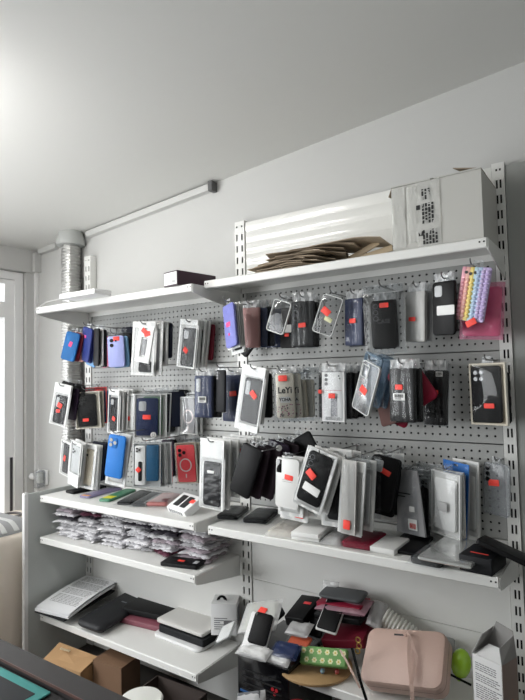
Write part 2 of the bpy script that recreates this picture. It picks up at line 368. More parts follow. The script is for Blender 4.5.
def barcode(par, w, h, fx, fz, y, sw=.03, sh=.02):
    g = G().slab(sw, sh, .0006, .001, .0002, T(w*(fx-.5), y-.0004, h*(1-fz)-sh/2)); o = g.ob('barcode_label', PAPER, par)
    b = G(); x = -sw*.38
    rr = random.Random(int(w*9999)+int(fx*99))
    while x < sw*.36:
        d = rr.choice((.0006, .001, .0016)); b.box(w*(fx-.5)+x, w*(fx-.5)+x+d, y-.0012, y-.0007, h*(1-fz)-sh*.12, h*(1-fz)+sh*.36); x += d+rr.choice((.0007, .0012))
    for k in (0, 1): b.box(w*(fx-.5)-sw*.36, w*(fx-.5)+sw*.2, y-.0012, y-.0007, h*(1-fz)-sh*(.25+.13*k), h*(1-fz)-sh*(.19+.13*k))
    b.ob('print', INK, o, smooth=False)
def tab(par, w, h, y=0):
    """clear hanging tab with a hole"""
    G().holes([-.016, -.005, .005, .016], [-.004, .006, .014, .02], {(1, 1)}, .0008, T(0, y, h)).ob('hang_tab', FILM2, par, smooth=False)
def bag(par, w, h, t, mrg=.006, top=.035, m=None, seed=0, ribs=0):
    r = random.Random(seed); ph = [r.uniform(0, 6.28) for _ in range(6)]
    W, H = w+2*mrg, h+mrg+top
    def fr(sg):
        def fn(a, b):
            e = min(1, 6*min(a, 1-a)); e2 = min(1, 5*(1-b))*min(1, 14*b+.15)
            d = (t/2+.003)*(e**.5)*(e2**.5)+.0006
            d += .0016*math.sin(9*a+ph[0]+3*b)*e*e2+(.0014*math.sin(ribs*a+ph[1]+math.sin(3*b+ph[2]))*e*e2 if ribs else .0012*math.sin(13*b+ph[3]+5*a)*e*e2)
            if b > .86: d += .002*math.sin(22*a+ph[4])*e
            return sg*d
        return fn
    g = G(); nx = 18 if ribs else 8
    g.sheet(W, H, fr(-1), nx, 14, T(0, 0, -mrg)); g.sheet(W, H, fr(1), 6, 8, T(0, 0, -mrg))
    g.ob('clear_bag', m or FILM, par, ang=60)
def crinkle_top(par, w, h, seed=0, hh=.03, m=None):
    r = random.Random(seed); ph = [r.uniform(0, 6.28) for _ in range(4)]
    g = G().sheet(w, hh, lambda a, b: -.004+.003*math.sin(17*a+ph[0]+2*b)+.002*math.sin(31*a+ph[1]-5*b), 16, 6, T(0, 0, h-.002))
    g.sheet(w*.96, hh*.9, lambda a, b: .002+.003*math.sin(14*a+ph[2]+2*b), 10, 4, T(0, 0, h-.002)); g.ob('bag_header', m or CRINK, par, ang=60)
def k_case(par, w, h, c='black', cam='square', stk=(), t=.0105, r=.011, hang=1, logo=None, ring=None, seed=0, holes=False, bcode=None, textc=None, txt=None, swirl=None):
    sh = G().slab(w, h, t, r*w/.077, .0028).ob('shell', plastic(c), par)
    cam_plate(par, w, h, t, cam, c)
    for s in stk: sticker(par, w, h, s[0], s[1], -t/2, *(s[2:]))
    if ring:
        rr = ring[2]*w; g = G(); cx, cz = w*(ring[0]-.5), h*(1-ring[1])
        P_ = [(cx+rr*math.cos(2*PI*i/40), cz+rr*math.sin(2*PI*i/40)) for i in range(40)]
        Q_ = [(cx+rr*.8*math.cos(2*PI*i/40), cz+rr*.8*math.sin(2*PI*i/40)) for i in range(40)]
        v = [(x, -t/2-.0005, z) for x, z in P_]+[(x, -t/2-.0005, z) for x, z in Q_]
        g.add(v, [(i, (i+1) % 40, 40+(i+1) % 40, 40+i) for i in range(40)])
        g.box(cx-w*.025, cx+w*.025, -t/2-.0006, -t/2, cz-rr-.022*w/.077, cz-rr-.007)
        g.ob('magnet_ring', mat('ring_white', (236, 220, 218), .4) if c != 'grey' else CARD, par)
    if logo:
        text_mesh(logo, .016*w/.077, mat('tone_print', (60, 60, 64), .4), 'lettering', par, T(0, -t/2-.0003, h*.57))
    if bcode: barcode(par, w, h, bcode[0], bcode[1], -t/2, *(bcode[2:]))
    if hang: tab(par, w, h)
def k_ribbed(par, w, h, c='pink', **k):
    g = G().slab(w, h, .01, .012, .003)
    for i in range(14): g.slab(w*.96, h*.032, .004, .002, .0015, T(0, -.006, h*(.05+.065*i)))
    g.ob('shell', plastic(c), par); tab(par, w, h)
def k_flip(par, w, h, c='navy', stk=(), bcode=None, t=.014, seed=0, ribs=26, cam=None, top=.026, **k):
    """wallet case inside a creased clear bag"""
    g = G().slab(w, h, t*.36, .006, .0018, T(0, -t*.3, 0)); g.slab(w, h, t*.36, .006, .0018, T(0, t*.3, 0)); g.box(-w/2+.0005, -w/2+.004, -t*.3, t*.3, .006, h-.006)
    g.ob('cover', mat('leatherette_'+c, COL[c], .48, bump=.12, bscale=220, spec=.35), par)
    if cam: cam_plate(par, w, h, t*.96, cam, c)
    bag(par, w, h, t, .004, top, FILM, seed, ribs); crinkle_top(par, w*.9, h, seed+1, top+.004)
    for s in stk: sticker(par, w, h, s[0], s[1], -t/2-.0052, *(s[2:]))
    if bcode: barcode(par, w, h, bcode[0], bcode[1], -t/2-.0045, *(bcode[2:]))
def frame_card(par, w, h, m, win, t=.0016, hole=True, name='card_frame', y=0):
    x0, x1, z0, z1 = win      # fractions, z from the top
    X0, X1, Z1, Z0 = w*(x0-.5), w*(x1-.5), h*(1-z0), h*(1-z1); a = w*.085
    xs = sorted({-w/2, X0, -a, a, X1, w/2}); zs = [0, Z0, Z1]; om = set()
    if hole and h-Z1 > .016: zs += [h-.013, h-.007]
    zs.append(h)
    for i in range(len(xs)-1):
        for k in range(len(zs)-1):
            cx, cz = (xs[i]+xs[i+1])/2, (zs[k]+zs[k+1])/2
            if X0 < cx < X1 and Z0 < cz < Z1: om.add((i, k))
            if abs(cx) < a and h-.013 < cz < h-.007 and len(zs) > 4: om.add((i, k))
    return G().holes(xs, zs, om, t, T(0, y, 0)).ob(name, m, par, smooth=False)
def k_pack(par, w, h, c='black', win=(.1, .9, .14, .94), case=(.17, .83, .2, .92), cam='window', stk=(), m=None, t=.012, seed=0, ring=None, bcode=None, logo=None, **k):
    """retail pack: white card frame with hang hole, clear front, the case inside"""
    fm = m or CARD
    frame_card(par, w, h, fm, win, .0014, y=-t/2)
    G().slab(w*.985, h*.99, .0012, .004, .0004, T(0, t/2, .001)).ob('backing_card', mat('pack_back', (214, 214, 212), .5), par)
    cw, ch = w*(case[1]-case[0]), h*(case[3]-case[2])
    cs = thingpart('case', par, T(w*((case[0]+case[1])/2-.5), .0008, h*(1-case[3])))
    G().slab(cw, ch, t-.004, .011*cw/.077, .0024).ob('shell', plastic(c), cs)
    cam_plate(cs, cw, ch, t-.004, cam, c)
    if logo: text_mesh(logo, .012, mat('tone_print', (60, 60, 64), .4), 'lettering', cs, T(0, -t/2+.0016, ch*.5))
    g = G(); g.sheet(w*.99, h*(1-win[0]*.3), lambda a, b: -t/2-.001-.0008*math.sin(15*a+7*b+seed), 8, 12, T(0, 0, .001))
    g.ob('clear_front', FILM, par)
    for s in stk: sticker(par, w, h, s[0], s[1], -t/2-.0022, *(s[2:]))
    if bcode: barcode(par, w, h, bcode[0], bcode[1], -t/2-.0022, *(bcode[2:]))
def thingpart(name, par, M):
    o = bpy.data.objects.new(name, None); o.empty_display_size = .01; C.objects.link(o); o.parent = par; o.matrix_local = M; return o
def k_blister(par, w, h, c='black', rim='beige', case=(.1, .84, .06, .95), cam='quad', stk=(), t=.018, ring=None, dot=None, seed=0, second=None, rimw=.05, band=None, **k):
    """clear box with a coloured inner tray edge, case inside, little hang loop"""
    frame_card(par, w, h, mat('tray_'+rim, COL[rim], .5), (rimw, 1-rimw, rimw*.6, 1-rimw*.6), .010, False, 'tray')
    G().slab(w*.98, h*.99, .001, .006, .0003, T(0, .0048, .001)).ob('backing_card', mat('tray_back_'+rim, tuple(int(x*.9) for x in COL[rim]), .6), par)
    cs = [(c, case, cam)]+([second] if second else [])
    for c_, f, cm in cs:
        cw, ch = w*(f[1]-f[0]), h*(f[3]-f[2])
        q = thingpart('case', par, T(w*((f[0]+f[1])/2-.5), -.003, h*(1-f[3])))
        G().slab(cw, ch, .009, .01*min(1, cw/.077), .002).ob('shell', plastic(c_), q)
        cam_plate(q, cw, ch, .009, cm, c_)
        if band and c_ == c: G().slab(cw*.34, ch*.5, .003, .006, .001, T(0, -.0055, ch*.1)).ob('strap_band', plastic('charcoal'), q)
        if ring:
            g = G(); cx, cz, rr = cw*(ring[0]-.5), ch*(1-ring[1]), ring[2]*cw; n = 40
            v = [(cx+s*rr*math.cos(2*PI*i/n), -.0052, cz+s*rr*math.sin(2*PI*i/n)) for s in (1, .82) for i in range(n)]
            g.add(v, [(i, (i+1) % n, n+(i+1) % n, n+i) for i in range(n)]); g.box(cx-cw*.028, cx+cw*.028, -.0054, -.0048, cz-rr-.026, cz-rr-.009)
            g.ob('magnet_ring', mat('ring_white', (236, 220, 218), .4), q)
    G().slab(w+.002, h+.002, t, .006, .002, T(0, -.002, -.001)).ob('clear_box', CLEARP, par)
    yb = -.002-t/2
    if dot:
        G().cyl((w*(dot[0]-.5), yb, h*(1-dot[1])), (0, -1, 0), dot[2]*w, .0005, 24).ob('round_seal', PAPER, par)
        g = G(); R_ = dot[2]*w
        for sx in (-.35, .35): g.cyl((w*(dot[0]-.5)+sx*R_, yb-.0005, h*(1-dot[1])+.25*R_), (0, -1, 0), R_*.14, .0003, 8)
        g.tube([(w*(dot[0]-.5)+R_*.5*math.cos(a), yb-.0006, h*(1-dot[1])-.0+R_*.5*math.sin(a)) for a in [PI*(1.1+.8*i/8) for i in range(9)]], R_*.06, 5)
        g.ob('face_print', INK, par)
    for s in stk: sticker(par, w, h, s[0], s[1], yb, *(s[2:]))
    tab(par, w, h)
def k_clear(par, w, h, stk=(), cam='dots', t=.009, m=None, rim=None, yellow=False, lab=None, hang=1, **k):
    """transparent case: thin clear back with a raised clear rim"""
    mm = m or CLEARP
    g = G().slab(w, h, .0016, .011, .0004, T(0, -t/2+.001, 0)); g.ob('clear_back', mm, par)
    n = 48
    g = G()
    def ol(ins, y, r0=.011):
        out = []; r = max(.002, r0-ins)
        for cx, cz, a0 in ((w/2-r0, r0, -PI/2), (w/2-r0, h-r0, 0), (-w/2+r0, h-r0, PI/2), (-w/2+r0, r0, PI)):
            for q in range(6): a = a0+PI/2*q/5; out.append((cx+r*math.cos(a), y, cz+r*math.sin(a)))
        return out
    A = [ol(0, -t/2), ol(0, t/2), ol(.0026, t/2), ol(.0026, -t/2), ol(0, -t/2)]
    g.rings(A, caps=False); g.ob('rim', rim or CLEARD, par)
    if cam == 'dots':
        for i in range(3): G().cyl((-w/2+.014, -t/2, h-.018-.017*i), (0, -1, 0), .0068, .0012, 14).ob('camera_ring', GLASSB, par)
    elif cam == 'win': G().holes([-.016, -.0135, .0135, .016], [-.022, -.0195, .0195, .022], {(1, 1)}, .003, T(-w/2+.024, -t/2-.001, h-.034)).ob('camera_rim', rim or CLEARD, par, smooth=False)
    for s in stk: sticker(par, w, h, s[0], s[1], -t/2, *(s[2:]))
    if lab: 
        g = G()
        for i in range(2): g.box(w*(-.2), w*.25, -t/2-.0004, -t/2, h*(.56-.035*i), h*(.565-.035*i))
        g.ob('print', GREYINK, par, smooth=False)
    if hang: tab(par, w, h)
def k_bagcase(par, w, h, c='black', case=(.19, .8, .25, .965), cam='dots', stk=(), seed=0, logo=None, m=None, **k):
    """big zip bag with one case low inside"""
    cw, ch = w*(case[1]-case[0]), h*(case[3]-case[2])
    q = thingpart('case', par, T(w*((case[0]+case[1])/2-.5), 0, h*(1-case[3])))
    G().slab(cw, ch, .011, .012, .003).ob('shell', plastic(c), q); cam_plate(q, cw, ch, .011, cam, c)
    if logo: text_mesh(logo, .019, mat('tone_print', (62, 62, 66), .35), 'lettering', q, T(0, -.0058, ch*.56))
    bag(par, w-.012, h-.03, .016, .006, .024, m or FILM, seed)
    G().box(-w*.49, w*.49, -.0026, .0026, h-.032, h-.029).ob('zip_seal', CRINK, par, smooth=False)
    crinkle_top(par, w*.98, h-.028, seed, .028, FILM2)
    for s in stk: sticker(par, w, h, s[0], s[1], -.0118, *(s[2:]))
def k_sleeve(par, w, h, c='grey', seed=0, stk=(), taper=1.0, lab=None, dark=False, **k):
    """soft translucent pouch with a card inside"""
    m = mat('sleeve_'+c, COL[c], .35, bump=.1, bscale=30, coat=.4)
    tw = w*taper
    g = G(); g.rings([[(-x, -.004, 0), (x, -.004, 0), (x, .004, 0), (-x, .004, 0)] if k_ == 0 else [(-x2, -.0035, h*k_), (x2, -.0035, h*k_), (x2, .0035, h*k_), (-x2, .0035, h*k_)] for k_, x, x2 in ((0, w/2, 0), (.5, 0, (w+tw)/4), (1, 0, tw/2))])
    g.ob('pouch', m, par, smooth=False)
    bag(par, min(w, tw)-.004, h-.01, .006, .003, .012, FILM, seed)
    for s in stk: sticker(par, w, h, s[0], s[1], -.0072, *(s[2:]))
KIND = dict(case=(k_case, 'phone_case', 'phone case'), ribbed=(k_ribbed, 'phone_case', 'phone case'), flip=(k_flip, 'wallet_case', 'wallet case'),
    pack=(k_pack, 'boxed_phone_case', 'phone case pack'), blister=(k_blister, 'boxed_phone_case', 'phone case pack'), clear=(k_clear, 'clear_phone_case', 'phone case'),
    bagcase=(k_bagcase, 'bagged_phone_case', 'phone case pack'), sleeve=(k_sleeve, 'plastic_sleeve', 'sleeve pack'))
NUSED = {}
def solve(Tp, Bp, wpx, hr, wr, Y=None, a=None, need=0):
    """depth and turn about the vertical of a flat thing from its pixel extent and its true size"""
    best = None
    for ad in ([math.degrees(a)] if a is not None else range(-24, 37, 2)):
        aa = math.radians(ad); n = Vector((math.sin(aa), -math.cos(aa), 0)); r0 = Vector((math.cos(aa), math.sin(aa), 0))
        def geo(y):
            t = at(*Tp, y=y); b = on_plane(*Bp, t, n); return t, b, (t-b).length
        if Y is None:
            lo, hi = -.30, -.03-need/math.cos(aa)
            for _ in range(22):
                m = (lo+hi)/2
                if geo(m)[2] > hr: hi = m
                else: lo = m
            y = (lo+hi)/2
        else: y = Y
        t, b, h = geo(y); ax = t-b; th = math.atan2(ax.dot(r0), ax.z)
        d = r0*math.cos(th)-Vector((0, 0, 1))*math.sin(th); M_ = (t+b)/2
        px = abs(proj(M_+d*.005)[0]-proj(M_-d*.005)[0])/.01
        w = wpx/max(px, 1); e = abs(math.log(w/wr))+abs(ad)*.0012
        if best is None or e < best[0]: best = (e, aa, y, th, h, w, b)
    return best[1:]
SEQ = [0]
ORD = ['directly', 'second', 'third', 'fourth', 'fifth', 'sixth']
def hook(x, z, y1, label, tip=True):
    t = thing('peg_hook', label, 'peg hook', T(x, .005, z), 'wire peg hooks')
    G().tube([(0, 0, 0), (0, y1+.012, 0), (0, y1+.004, .002), (0, y1-.004, .007), (0, y1-.008, .016)], .0022, 8).ob('wire_arm', WIRE, t)
    g = G().tube([(-.0125, .0, .001), (-.0125, -.004, .001), (.0125, -.004, .001), (.0125, .0, .001)], .0022, 6); g.tube([(0, -.004, .001), (0, -.004, -.026), (0, .0, -.026)], .0022, 6)
    g.ob('back_plate', WIRE, t)
def hang(kind, Tp, Bp, wpx, hr, wr, label, ref, behind=(), Y=None, yaw=None, gap=None, hk=True, bjit=1.0, hookx=None, group='phone cases on the wire hooks', **o):
    SEQ[0] += 1; rs = random.Random(SEQ[0]*13+5)
    gap = gap or (.027 if kind == 'flip' else .0225 if kind in ('pack', 'blister', 'bagcase', 'leyi') else .019)
    a, y, th, h, w, b = solve(Tp, Bp, wpx, hr, wr, Y, None if yaw is None else math.radians(yaw), len(behind)*min(gap, .021)*.8)
    w = min(w, wr*1.25); fn, name, cat = KIND[kind]
    M = Matrix.Translation(b) @ Matrix.Rotation(a, 4, 'Z') @ Matrix.Rotation(th, 4, 'Y')
    if abs(math.log(h/hr)) > .12 or abs(math.log(w/wr)) > .2: print('SIZE', label[:40], 'h %.3f/%.3f w %.3f/%.3f y %.3f yaw %d' % (h, hr, w, wr, y, math.degrees(a)))
    t = thing(name, label, cat, M, group); fn(t, w, h, seed=SEQ[0], **o)
    top = M @ Vector((0, 0, h))
    n = len(behind); g = min(gap/math.cos(a)**.7, (-y-.018)/max(n, 1)) if n else gap
    for i, bh in enumerate(behind):
        k2, c2, nm = bh[0], bh[1], bh[2]; e = bh[3] if len(bh) > 3 else {}
        fn2, name2, cat2 = KIND[k2]; w2 = e.pop('w', w if k2 == kind else (.078 if k2 in ('case', 'flip', 'clear', 'ribbed') else .1)); h2 = e.pop('h', h if k2 == kind else (.16 if k2 in ('case', 'flip', 'clear', 'ribbed') else .2))
        dx, dz, dr = e.pop('dx', 0), e.pop('dz', 0), e.pop('dr', 0)
        M2 = Matrix.Translation(top+Vector((rs.uniform(-.004, .004)*bjit+dx, g*(i+1), rs.uniform(-.005, .004)*bjit+dz))) @ Matrix.Rotation(a+math.radians(rs.uniform(-.3, .3)), 4, 'Z') @ Matrix.Rotation(th*(.9**i)+math.radians(rs.uniform(-2.5, 2.5)*bjit+dr), 4, 'Y') @ Matrix.Translation((0, 0, -h2))
        e.setdefault('t', {'pack': .009, 'blister': .013, 'flip': .009, 'case': .0095}.get(k2)) if k2 in ('pack', 'blister', 'flip', 'case') else None
        lb = e.pop('lab', None) or ('%s %s behind %s' % (nm, ORD[i], ref))
        t2 = thing(name2, lb, cat2, M2, group); fn2(t2, w2, h2, c=c2, seed=SEQ[0]*7+i, **e)
    if hk:
        xx = top.x if hookx is None else hookx
        off = {'case': .010, 'flip': .016, 'clear': .010, 'blister': .010, 'ribbed': .01, 'bagcase': -.010, 'pack': -.010, 'sleeve': .004}[kind]
        hook(xx, top.z+off, y-.028, 'wire peg hook holding '+ref)
# ------------------------------------------------------------------ hanging goods: the table (pixel of top, pixel of bottom, width in pixels, true height, true width)
# top row, bay by the duct
hang('case', (74, 332.5), (67.3, 360.5), 13.5, .158, .078, 'blue phone case with a pink sticker, hanging in front of the foil duct', 'the blue case by the duct', c='blue', cam='none', Y=-.2, stk=[(.5, .42, .2, .018, .026, 'price_sticker', mat('pink_sticker', (232, 70, 130), .6))],
    behind=[('case', 'maroon', 'dark maroon phone case', dict(cam='none', dx=.006)), ('case', 'peach', 'peach phone case', dict(cam='none', dx=.012)), ('case', 'black', 'black phone case', dict(cam='none', dx=.018))], gap=.02)
hang('case', (88.5, 327.7), (84.3, 361), 9, .16, .078, 'indigo phone case with a small pink sticker, turned nearly edge-on', 'the indigo case turned edge-on', c='indigo', cam='none', stk=[(.4, .28, 0, .016, .014, 'price_sticker', mat('pink_sticker', (232, 70, 130), .6))], yaw=-10, Y=-.17,
    behind=[('case', 'indigo', 'indigo phone case', dict(cam='none')), ('case', 'lightblue', 'light blue phone case', dict(cam='none', dz=-.02))])
hang('case', (97.2, 328.5), (96.7, 366), 5, .165, .078, 'black phone case turned edge-on next to the pink ridged case', 'the edge-on black case', c='black', cam='none', yaw=-16, Y=-.2, behind=[('case', 'white', 'white phone case', dict(cam='none')),('case', 'charcoal', 'charcoal phone case', dict(cam='none'))])
hang('ribbed', (104, 337), (106.5, 367), 7.5, .158, .078, 'pink phone case with ridged bubbles beside the lavender case', 'the pink ridged case', c='pink', yaw=-12, Y=-.15, behind=[])
hang('case', (115.6, 336), (117.2, 367.2), 16.5, .155, .078, 'lavender phone case with a red sticker at its top', 'the lavender case', Y=-.2, c='lavender', cam='duo', stk=[(.56, .09, 0, .03, .02)], txt=1,
    behind=[('case', 'steelblue', 'steel blue phone case', dict(cam='none')), ('case', 'charcoal', 'charcoal phone case', dict(cam='none', dz=.02)), ('case', 'darknavy', 'dark navy phone case', dict(cam='none', dz=.045, dx=.02)), ('case', 'black', 'black phone case', dict(cam='none', dz=.035, dx=.05))])
hang('pack', (145.5, 321.8), (143.2, 375.3), 22.5, .24, .115, 'tall white phone case pack, black case showing below the small glass pack', 'the tall white pack, top row', c='black', win=(.1, .9, .12, .95), case=(.3, .92, .74, .94), cam='none', t=.02,
    behind=[('pack', 'grey', 'grey phone case pack', dict(dx=.02)), ('pack', 'charcoal', 'charcoal phone case pack', dict(h=.2, dx=.03)), ('case', 'darknavy', 'dark navy phone case', dict(dx=.05, cam='none'))])
hang('pack', (147.5, 326.5), (141.8, 362.3), 14.5, .155, .075, 'small white pack with two red stickers and a grey window, on the tall white pack', 'the small glass pack', c='grey', case=(.32, .62, .36, .8), win=(.27, .68, .3, .86), cam='none', stk=[(.4, .14, .5, .03, .02), (.62, .2, -.4, .03, .02)], hk=False, t=.008, Y=-.262, behind=[])
hang('pack', (190.3, 319.6), (186, 367.6), 17.5, .215, .105, 'white pack with black case and tilted red sticker, top row, beside the central post', 'the white pack with black case, top row', c='charcoal', case=(.16, .93, .17, .97), win=(.09, .95, .11, .985), stk=[(.46, .64, .6, .028, .022)],
    behind=[('pack', 'black', 'black phone case pack', {}), ('pack', 'black', 'plain black phone case pack', dict(dx=.01)), ('pack', 'beige', 'beige phone case pack', dict(dx=.012)), ('case', 'maroon', 'maroon phone case', dict(dx=.04, dz=-.02, cam='none'))])
# top row, bay by the grey panel
hang('case', (228.4, 304.3), (232.5, 347), 10.5, .165, .08, 'periwinkle phone case with two small pink stickers', 'the periwinkle case', c='periwinkle', cam='none', stk=[(.42, .47, 0, .03, .018, 'price_sticker', mat('pink_sticker', (232, 70, 130), .6)), (.42, .7, 0, .012, .01, 'small_sticker', mat('pink_sticker', (232, 70, 130), .6))],
    behind=[('pack', 'white', 'white phone case pack', dict(w=.09, h=.17)), ('pack', 'charcoal', 'charcoal phone case pack', dict(w=.09, h=.19))])
hang('flip', (250.7, 307.7), (250.7, 347.7), 18.3, .158, .08, 'rose brown wallet case in a crinkled clear bag', 'the rose brown wallet case', c='rose', 
    behind=[('flip', 'navy', 'navy wallet case', dict(dx=.015)), ('flip', 'darknavy', 'dark navy wallet case', dict(dx=.03, dz=.01)), ('case', 'black', 'black phone case', dict(dr=38, dz=-.05, dx=-.0, cam='none')), ('flip', 'navy', 'second navy wallet case', dict(dx=.04, dz=.0))])
hang('clear', (283.6, 301), (274.5, 332.5), 17, .15, .076, 'empty clear phone case tilted between the rose wallet case and black cases', 'the tilted clear case', cam='none', Y=-.2, rim=mat('pale_rim', (222, 224, 222), .2), behind=[])
hang('case', (289.3, 307.7), (288.5, 348), 16, .165, .08, 'black phone case with a pale square, behind the black creased wallet case', 'the black case with pale square', c='black', cam='none', Y=-.085, yaw=0, stk=[(.5, .52, 0, .03, .03, 'pale_square', PAPER), (.42, .68, 0, .02, .012)], behind=[])
hang('flip', (303.3, 301.3), (303, 346.8), 22.4, .166, .086, 'black creased wallet case with three camera rings, top row', 'the black wallet case with camera rings', c='charcoal', cam='dots', stk=[(.5, .53, -.1, .028, .016)], top=.03, behind=[('flip', 'black', 'black wallet case', {})])
hang('clear', (333.8, 296.3), (321.7, 334), 20, .16, .078, 'tilted clear phone case with a red sticker, on bare perforated panel', 'the tilted clear case with red sticker', cam='none', rim=mat('pale_rim', (222, 224, 222), .2), Y=-.15, stk=[(.38, .42, .4, .034, .024), (.6, .6, .2, .03, .016, 'cream_sticker', mat('cream_sticker', (214, 214, 170), .6))], behind=[])
hang('flip', (354.4, 298.6), (354.9, 345.4), 17.6, .165, .078, 'navy creased wallet case with a red sticker, beside the big zip bag', 'the navy wallet case by the zip bag', c='navy', stk=[(.5, .48, 0, .028, .016)], behind=[('flip', 'darknavy', 'dark navy wallet case', {})])
hang('bagcase', (382.2, 283.6), (385.7, 351), 41, .225, .135, 'black phone case reading CASE inside a large zip bag', 'the large zip bag', c='black', stk=[(.53, .33, 0, .03, .016)], logo='CASE', behind=[('flip', 'charcoal', 'charcoal wallet case', dict(dz=-.05))])
hang('flip', (416.7, 291.7), (416.2, 341.7), 19, .165, .078, 'silvery white creased wallet case with a red sticker', 'the silvery wallet case', c='silver', stk=[(.4, .55, 0, .028, .014)], behind=[('flip', 'lightgrey', 'light grey wallet case', dict(dx=.01))])
hang('case', (444, 281.4), (444.5, 335.2), 22.4, .168, .08, 'black phone case with a white label across its middle, beside the rainbow case', 'the black case with white label', c='black', cam='window', stk=[(.6, .54, 0, .062, .03, 'white_label', PAPER)], behind=[('flip', 'black', 'black wallet case', {})])
# rainbow bubble case
def k_pop(par, w, h, seed=0, stk=(), **k):
    cols = [(242, 176, 190), (240, 186, 176), (230, 208, 124), (186, 212, 220), (182, 202, 228), (200, 184, 222), (190, 172, 214)]
    ms = [mat('silicone_%d' % i, c, .45) for i, c in enumerate(cols)]
    n = 7; g = G().slab(w, h, .010, .009, .003)
    g.mi = [5]*len(g.f)
    for i in range(n):
        g.slab(w/n*.99, h*.985, .0035, .001, .0008, T(w*((i+.5)/n-.5), -.0052, h*.0075), mi=i)
    m = 11
    for i in range(6):
        for j in range(m):
            if i < 3 and j > m-3: continue
            g.lathe([(.0062*w/.08, 0), (.0058*w/.08, .002), (.004*w/.08, .0038), (.0008, .0045)], 10, T(w*((i+.5)/6-.5), -.0068, h*(.05+.9*(j+.5)/m), PI/2), mi=min(6, int((i+.5)/6*7)))
    g.ob('bubble_shell', ms, par); tab(par, w, h)
    for i in range(3): G().cyl((-w/2+.014+.014*i, -.0075, h-.018-.004*(i % 2)), (0, -1, 0), .005, .001, 12).ob('lens', GLASSB, par)
    for s in stk: sticker(par, w, h, s[0], s[1], -.012, *(s[2:]))
KIND['pop'] = (k_pop, 'phone_case', 'phone case')
def k_pinkbag(par, w, h, c='pink', seed=0, **k):
    G().slab(w*.86, h*.86, .012, .01, .003, T(0, 0, .006)).ob('case', mat('pink_glossy', (240, 96, 150), .3), par); bag(par, w-.01, h-.04, .014, .005, .035, PINKF, seed)
KIND['pinkbag'] = (k_pinkbag, 'bagged_phone_case', 'phone case pack')
hang('case' if 0 else 'pop', (478, 267), (469.3, 321.4), 28.5, .165, .088, 'rainbow bubble phone case in pink, yellow, blue and lavender stripes', 'the rainbow bubble case', hk=False, stk=[(.62, 1.02, -.6, .032, .02)], behind=[])
hang('pinkbag', (483, 281), (481, 338), 44, .19, .145, 'pink phone case in a pink tinted bag behind the rainbow case', 'the pink bag', Y=-.07, yaw=0, hk=False, behind=[])
hook(at(478, 266, y=-.1).x, at(478, 266, y=-.15).z, -.2, 'wire peg hook holding the rainbow bubble case')
# middle row, bay by the duct
hang('pack', (64.3, 384), (57.7, 425), 16, .225, .105, 'white pack with black case and red stickers, next to the duct, middle row', 'the white pack beside the duct', Y=-.2, c='charcoal', case=(.14, .86, .28, .96), win=(.08, .92, .22, .98), cam='strip', stk=[(.5, .52, .3, .03, .024), (.45, .66, -.2, .024, .016)],
    behind=[('case', 'black', 'black phone case', dict(dz=.01, cam='none')), ('case', 'purple', 'dark purple phone case', dict(dx=.01, dz=-.02, cam='none')), ('case', 'black', 'second black phone case', dict(dx=.03, dz=.0, cam='none'))])
hang('blister', (87, 391.7), (89, 428.5), 25, .185, .108, 'black phone case in a cream edged clear box with a red sticker low down', 'the cream edged box with black case', c='black', rim='cream', case=(.1, .85, .07, .94), cam='square', stk=[(.42, .76, 0, .03, .016)],
    behind=[('blister', 'teal', 'teal phone case pack', dict(rim='beige')), ('blister', 'red', 'red phone case pack', dict(dz=.02, rim='red')), ('case', 'tealblue', 'teal blue phone case', dict(cam='none', dx=.03)), ('case', 'blue', 'blue phone case', dict(cam='none', dx=.04))])
hang('pack', (115, 389.5), (113.5, 433.3), 10.5, .215, .075, 'narrow white pack holding a slim black case with a red sticker', 'the narrow white pack', c='charcoal', case=(.14, .86, .18, .95), win=(.08, .92, .13, .98), cam='window', stk=[(.6, .66, .4, .024, .02)], yaw=-5,
    behind=[('pack', 'lightgrey', 'light grey phone case pack', dict(dx=.01)), ('pack', 'silver', 'silver phone case pack', dict(dx=.02)), ('pack', 'grey', 'grey phone case pack', dict(dx=.03))])
hang('pack', (130.8, 393.5), (129.3, 428.8), 9, .18, .075, 'slim white pack with one red dot, beside the box with navy case', 'the slim white pack with red dot', c='white', case=(.1, .9, .08, .96), win=(.06, .94, .05, .98), cam='dots', stk=[(.5, .7, 0, .02, .02)], yaw=-5, behind=[])
hang('blister', (148, 394), (147.3, 438.2), 26.5, .2, .11, 'navy phone case in a clear box with a round white face seal', 'the clear box with navy case', c='navy', rim='white', case=(.08, .9, .09, .94), cam='window', stk=[(.48, .52, 0, .036, .02)], dot=(.74, .92, .11), rimw=.03,
    behind=[('blister', 'green', 'greenish phone case pack', dict(rim='white', dx=.01)), ('blister', 'maroon', 'maroon phone case pack', dict(rim='lightgrey', dx=.025, dz=.005)), ('blister', 'black', 'black phone case pack', dict(rim='lightgrey', dx=.04, dz=.01)), ('case', 'darknavy', 'dark navy phone case', dict(cam='none', dx=.08, dz=.01)), ('case', 'black', 'black phone case', dict(cam='none', dx=.09, dz=.02))])
hang('blister', (189.2, 397), (189.2, 434), 15.5, .175, .095, 'frosted clear phone case with a white magnet ring, in a clear box', 'the frosted ring case', c='grey', rim='white', case=(.1, .9, .04, .97), cam='none', ring=(.5, .52, .4), rimw=.03, behind=[('blister', 'silver', 'silver phone case pack', dict(rim='white', dx=.01))])
hang('flip', (204, 375.5), (204, 417.5), 17.5, .165, .08, 'navy wallet case with a white barcode label, middle row by the central post', 'the navy wallet case with barcode', c='navy', bcode=(.48, .57, .036, .024), cam='strip', top=.02, behind=[('flip', 'black', 'black wallet case', dict(dx=.02))])
